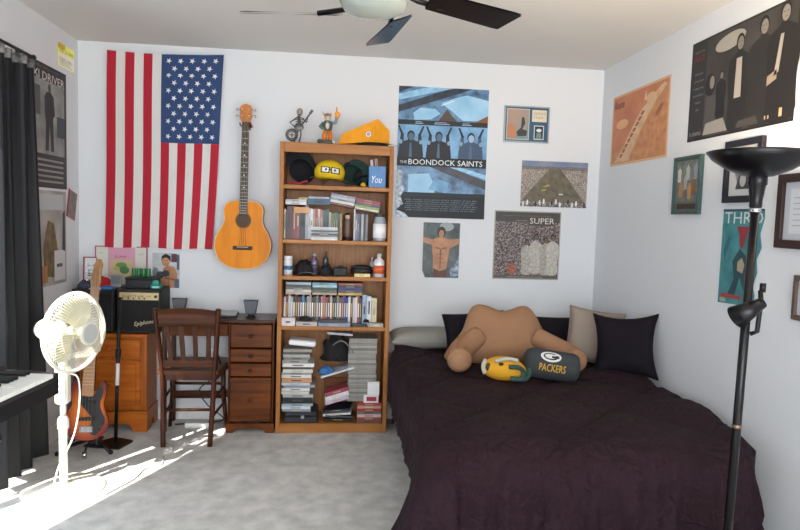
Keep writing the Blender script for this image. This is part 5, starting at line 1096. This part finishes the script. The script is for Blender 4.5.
# pillows
def pillow(name, label, cat, loc, rot, w_, h_, t_, m, seed=0, pinch=.07):
    o = thing(name, label, cat, loc, rot)
    b = MB()
    def f(u, v, s):
        U, V = 2*u-1, 2*v-1
        x = w_/2*U*(1-pinch*(1-V*V)); y = h_/2*V*(1-pinch*(1-U*U)); zz = s*t_/2*max(0, (1-U**4)*(1-V**4))**.55*(1+.12*noise.noise(Vector((U*1.5+seed, V*1.5, s))))
        return (x, y, zz)
    b.grid(24, 24, lambda u, v: f(u, v, 1), m); b.grid(24, 24, lambda u, v: f(u, v, -1), m); b.build('cushion_cover', o)
    b = MB(); pts = [f(i/24, 0, 1) for i in range(24)]+[f(1, i/24, 1) for i in range(24)]+[f(1-i/24, 1, 1) for i in range(24)]+[f(0, 1-i/24, 1) for i in range(24)]
    b.tube(pts, .003, m, 6, closed=True); b.build('seam', o); return o
dkp = mat('pillow_dark', '17121A', .85, spec=.2, bump=.15, bscale=100); tan = mat('corduroy_tan', '9C765A', .9, bump=.35, bscale=90, spec=.2); taupe = mat('pillow_taupe', '94877C', .85, bump=.2, bscale=90); greyp = mat('pillow_grey', '8C8A84', .85, bump=.2, bscale=60)
ZT = BT+.052
pillow('pillow', 'flat grey pillow at the head of the bed, at its left corner', 'pillow', (.64, 4.13, ZT+.050), (D2R(4), 0, 0), .52, .26, .12, greyp, 1, .02)
pillow('pillow', 'flat grey pillow showing between the tan backrest and the dark pillows', 'pillow', (1.22, 4.20, ZT+.06), (D2R(4), 0, 0), .56, .16, .12, greyp, 2)
pillow('pillow', 'dark pillow leaning behind the left side of the tan backrest', 'pillow', (.89, 3.86, ZT+.120), (D2R(68), D2R(-4), D2R(4)), .40, .29, .12, dkp, 3)
pillow('pillow', 'black pillow behind the right side of the tan backrest', 'pillow', (1.46, 4.00, ZT+.100), (D2R(66), 0, D2R(-4)), .42, .25, .12, dkp, 4)
pillow('pillow', 'taupe pillow standing between the black pillow and the front dark pillow', 'pillow', (1.600, 3.72, ZT+.145), (D2R(70), D2R(7), D2R(-14)), .34, .34, .12, taupe, 5)
pillow('pillow', 'large black pillow with pointed corners against the right wall', 'pillow', (1.650, 3.42, ZT+.150), (D2R(72), D2R(-5), D2R(-34)), .36, .37, .13, dkp, 6, .18)

# tan backrest with arms
br = thing('backrest_pillow', 'big tan corduroy backrest cushion with two arms in the middle of the bed', 'cushion', (1.02, 3.60, ZT+.0))
sil = smoothpts([(-.175,.345,0), (-.215,.29,0), (-.255,.19,0), (-.33,.10,0), (-.36,.02,0), (-.20,-.005,0), (0,-.005,0), (.20,-.005,0), (.38,.02,0), (.35,.10,0), (.255,.18,0), (.205,.28,0), (.165,.335,0), (.11,.345,0), (.0,.312,0), (-.11,.348,0)], 5)
b = MB(); lean = D2R(-22)
b.T = Matrix.Translation((0,.02,.0)) @ Matrix.Rotation(lean, 4, 'X')
inflate(b, [(p.x, p.y) for p in sil], .085, tan, center=(0, .15), p=2.6, plane=lambda x, y, z: (x, -z, y)); b.build('back_cushion', br)
for sx in (-1, 1):
    b = MB(); pts = smoothpts([(sx*.17,.02,.16), (sx*.25,-.04,.115), (sx*.31,-.13,.085), (sx*.325,-.21,.072), (sx*.328,-.25,.066)], 6, False); n = len(pts)
    rad = [.058+.010*math.sin(PI*.5*min(1, i/(n*.5))) for i in range(n)]
    for k, q in enumerate((.96, .86, .70, .45)): 
        if n-4+k < n: rad[n-4+k] *= q
    b.tube(pts, .07, tan, 18, rad=rad); b.ell(pts[-3], (.058,.030,.054), tan); b.build('arm_cushion', br)

# helmet-shaped plush
hp = thing('helmet_plush', 'yellow stuffed football-helmet toy with green face mask, left of the dark bolster', 'plush toy', (.905, 3.23, ZT-.002), (0, 0, D2R(-6)))
hy = mat('plush_yellow', 'D49A1C', .8, bump=.3, bscale=150); hg = mat('plush_green', '2C4A44', .8, bump=.3, bscale=150)
b = MB(); b.ell((0,0,.062), (.118,.085,.065), hy, 32, 20, fn=lambda p: Vector((p.x*(1-.12*p.z), p.y, p.z+.12*p.x*-1))); b.build('shell', hp)
b = MB(); b.tube([(.118*math.cos(a)*.3-.01, .088*math.cos(a)*1.0*.0+.0-.0, .064) for a in (0, .1)], .001, hg) if 0 else None
b = MB(); b.tube(smoothpts([(-.06,-.062,.112), (0,-.055,.126), (.06,-.045,.116)], 6, False), .010, mat('plush_white', 'B4B4A8', .8), 8); b.build('crown_stripe', hp)
b = MB(); b.ell((-.028,-.066,.098), (.014,.008,.010), C('101010')); b.build('ear_hole', hp)
b = MB(); b.tube(smoothpts([(.010,-.080,.090), (.055,-.088,.090), (.085,-.080,.070), (.105,-.06,.030)], 6, False), .0115, hg, 10); b.tube(smoothpts([(.02,-.085,.030), (.06,-.092,.030), (.10,-.075,.028), (.122,-.04,.05), (.122,-.0,.075)], 6, False), .013, hg, 10); b.tube([(.085,-.08,.07), (.08,-.088,.03)], .010, hg, 8); b.build('face_mask', hp)
b = MB(); b.tube(smoothpts([(-.105,-.035,.04), (-.115,-.02,.075), (-.10,-.0,.105)], 5, False), .012, mat('plush_white', ''), 8); b.ell((-.092,-.045,.078), (.012,.010,.022), C('24342E')); b.build('rear_trim', hp)

# bolster
bo = thing('bolster_pillow', 'charcoal bolster with white oval G emblem and yellow PACKERS lettering', 'pillow', (1.162, 3.24, ZT+.078), (0, D2R(6), D2R(-10)))
cg = mat('bolster_charcoal', '33393C', .85, bump=.2, bscale=150); R_ = .078
b = MB(); prof = [(0,-.145), (.04,-.145), (.066,-.135), (R_,-.11), (R_,.11), (.066,.135), (.04,.145), (0,.145)]
b.T = Matrix.Rotation(PI/2, 4, 'Y'); b.lathe(prof, cg, 40); b.build('cushion_cover', bo)
def wrap(p):      # (along, around, offset) on the cylinder front
    x, s_, k = p; a = D2R(20)+s_/R_; rr_ = R_+k
    return (x, -rr_*math.cos(a), rr_*math.sin(a))
def patch(b, fn_pts, k, m):
    cx = sum(p[0] for p in fn_pts)/len(fn_pts); cy = sum(p[1] for p in fn_pts)/len(fn_pts); n = len(fn_pts); rings = 6; vs = []
    for i in range(rings+1): vs += [wrap((cx+(p[0]-cx)*i/rings, cy+(p[1]-cy)*i/rings, k)) for p in fn_pts]
    b.add(vs, [(i*n+j, i*n+(j+1) % n, (i+1)*n+(j+1) % n, (i+1)*n+j) for i in range(rings) for j in range(n)], m, True)
el = lambda cx, cy, rx, ry: [(cx+rx*math.cos(t), cy+ry*math.sin(t)) for t in [2*PI*i/28 for i in range(28)]]
b = MB(); patch(b, el(-.018, .034, .058, .034), .0012, C('14181A')); patch(b, el(-.018, .034, .054, .031), .002, C('D8D8D8')); patch(b, el(-.018, .034, .040, .021), .0028, C('1E2A28')); patch(b, el(-.020, .034, .030, .0135), .0036, C('D8D8D8')); patch(b, [(-.014,.024), (.024,.024), (.024,.037), (-.014,.037)], .0042, C('1E2A28')); patch(b, [(.0,.040), (.03,.040), (.03,.047), (.0,.047)], .0044, C('D8D8D8'))
b.build('emblem', bo)
b = MB(); b.text('PACKERS', -.075, -.046, .062, -.008, .003, C('DCA828'), fn=wrap); b.build('lettering', bo)

# ------------------------------------------------------------------ torchiere lamp
tl = thing('floor_lamp', 'tall black torchiere floor lamp with wide bowl and side reading light', 'lamp', (1.385, 2.02, 0), (D2R(0), D2R(.8), 0))
lb = mat('lamp_black', '121114', .3, .3)
b = MB(); b.lathe([(0,.030), (.04,.028), (.125,.014), (.135,.0), (0,0)], lb, 36); b.build('base', tl)
b = MB(); b.cyl((0,0,.02), (0,0,1.50), .0145, lb, n=18); b.build('pole', tl)
for z_ in (.70, 1.10): b = MB(); b.lathe([(.0147,z_), (.0165,z_+.002), (.0165,z_+.010), (.0147,z_+.012)], mat('brass', '8C7860', .3, .8), 18); b.build('joint_ring', tl)
b = MB(); b.lathe([(.0147,1.455), (.020,1.46), (.020,1.48), (.026,1.53), (.030,1.535), (.030,1.565), (.02,1.575)], lb, 24); b.build('neck', tl)
b = MB(); b.lathe([(.016,1.440), (.019,1.443), (.019,1.455), (.016,1.458)], mat('chrome', ''), 20, closed=True); b.build('chrome_ring', tl)
b = MB(); b.lathe([(.02,1.560), (.05,1.564), (.10,1.585), (.145,1.615), (.165,1.640), (.163,1.641), (.140,1.619), (.095,1.592), (.045,1.572), (0,1.568)], lb, 48); b.build('bowl_shade', tl)
bulb = mat('bulb_glow', 'FFE0B0', .5, emit=30)
b = MB(); b.cyl((-.03,0,1.592), (.03,0,1.592), .007, bulb, n=12); b.build('bulb', tl)
ld = bpy.data.lights.new('lamp_light', 'POINT'); ld.energy = 48; ld.color = (1.0, .78, .56); ld.shadow_soft_size = .03
lo = bpy.data.objects.new('lamp_light', ld); COL.objects.link(lo); lo.parent = tl; lo.location = (0, 0, 1.625)
b = MB(); b.tube([(.012,-.01,1.03), (.030,-.02,1.04), (.035,-.02,1.14), (.030,-.02,1.18)], .008, lb, 8); b.build('side_arm', tl)
b = MB(); b.T = Matrix.Translation((.018,-.028,1.130)) @ Matrix.Rotation(D2R(60), 4, 'Y') ; b.lathe([(0,.02), (.018,.02), (.024,-.01), (.040,-.085), (.038,-.085), (.022,-.01), (0,.012)], lb, 24); b.build('reading_shade', tl)
b = MB(); b.cyl((.037,-.02,1.175), (.037,-.02,1.205), .010, lb, n=10); b.build('switch', tl)

# ------------------------------------------------------------------ ceiling fan
cf_ = thing('ceiling_fan', 'dark-bladed ceiling fan with a round white glass light', 'ceiling fan', (.118, 2.30, H))
b = MB(); b.lathe([(0,0), (.075,0), (.07,-.03), (.03,-.05), (0,-.05)], lb, 32); b.cyl((0,0,-.05), (0,0,-.16), .013, lb); b.build('downrod_canopy', cf_)
b = MB(); b.lathe([(0,-.15), (.06,-.155), (.105,-.18), (.115,-.22), (.105,-.275), (.085,-.29), (0,-.29)], lb, 36); b.build('motor_housing', cf_)
b = MB(); b.lathe([(.0,-.291), (.085,-.291), (.116,-.294), (.122,-.300), (.108,-.325), (.075,-.342), (.035,-.352), (0,-.354)], mat('opal_glass', 'A6AEA6', .15, spec=.6), 36); b.build('glass_bowl', cf_)
bladem = mat('fan_blade_dark', '0E0D10', .25)
for k in range(5):
    a = D2R(85+72*k); ca_, sa_ = math.cos(a), math.sin(a)
    def tr(r_, s_, z_): return (r_*ca_-s_*sa_, r_*sa_+s_*ca_, z_)
    b = MB(); tl_ = -.28
    def bf(u, v, e=0):
        r_ = .17+.39*u; wd_ = .042+.010*u; s_ = (v-.5)*2*wd_*(1 if u < .93 else .92) + (-.10+.10*u) + .03*(1-v)*u*0
        rr_ = r_ - (.05*u*(v))
        return tr(rr_, s_, -.305+e-(v-.5)*.03+.0*u)
    b.grid(12, 4, lambda u, v: bf(u, v), bladem); b.grid(12, 4, lambda u, v: bf(u, v, .006), bladem); b.build('blade', cf_)
    b = MB(); b.tube([tr(.09, -.04, -.270), tr(.14, -.065, -.298), tr(.24, -.055, -.308)], .010, lb, 8); b.build('blade_arm', cf_)
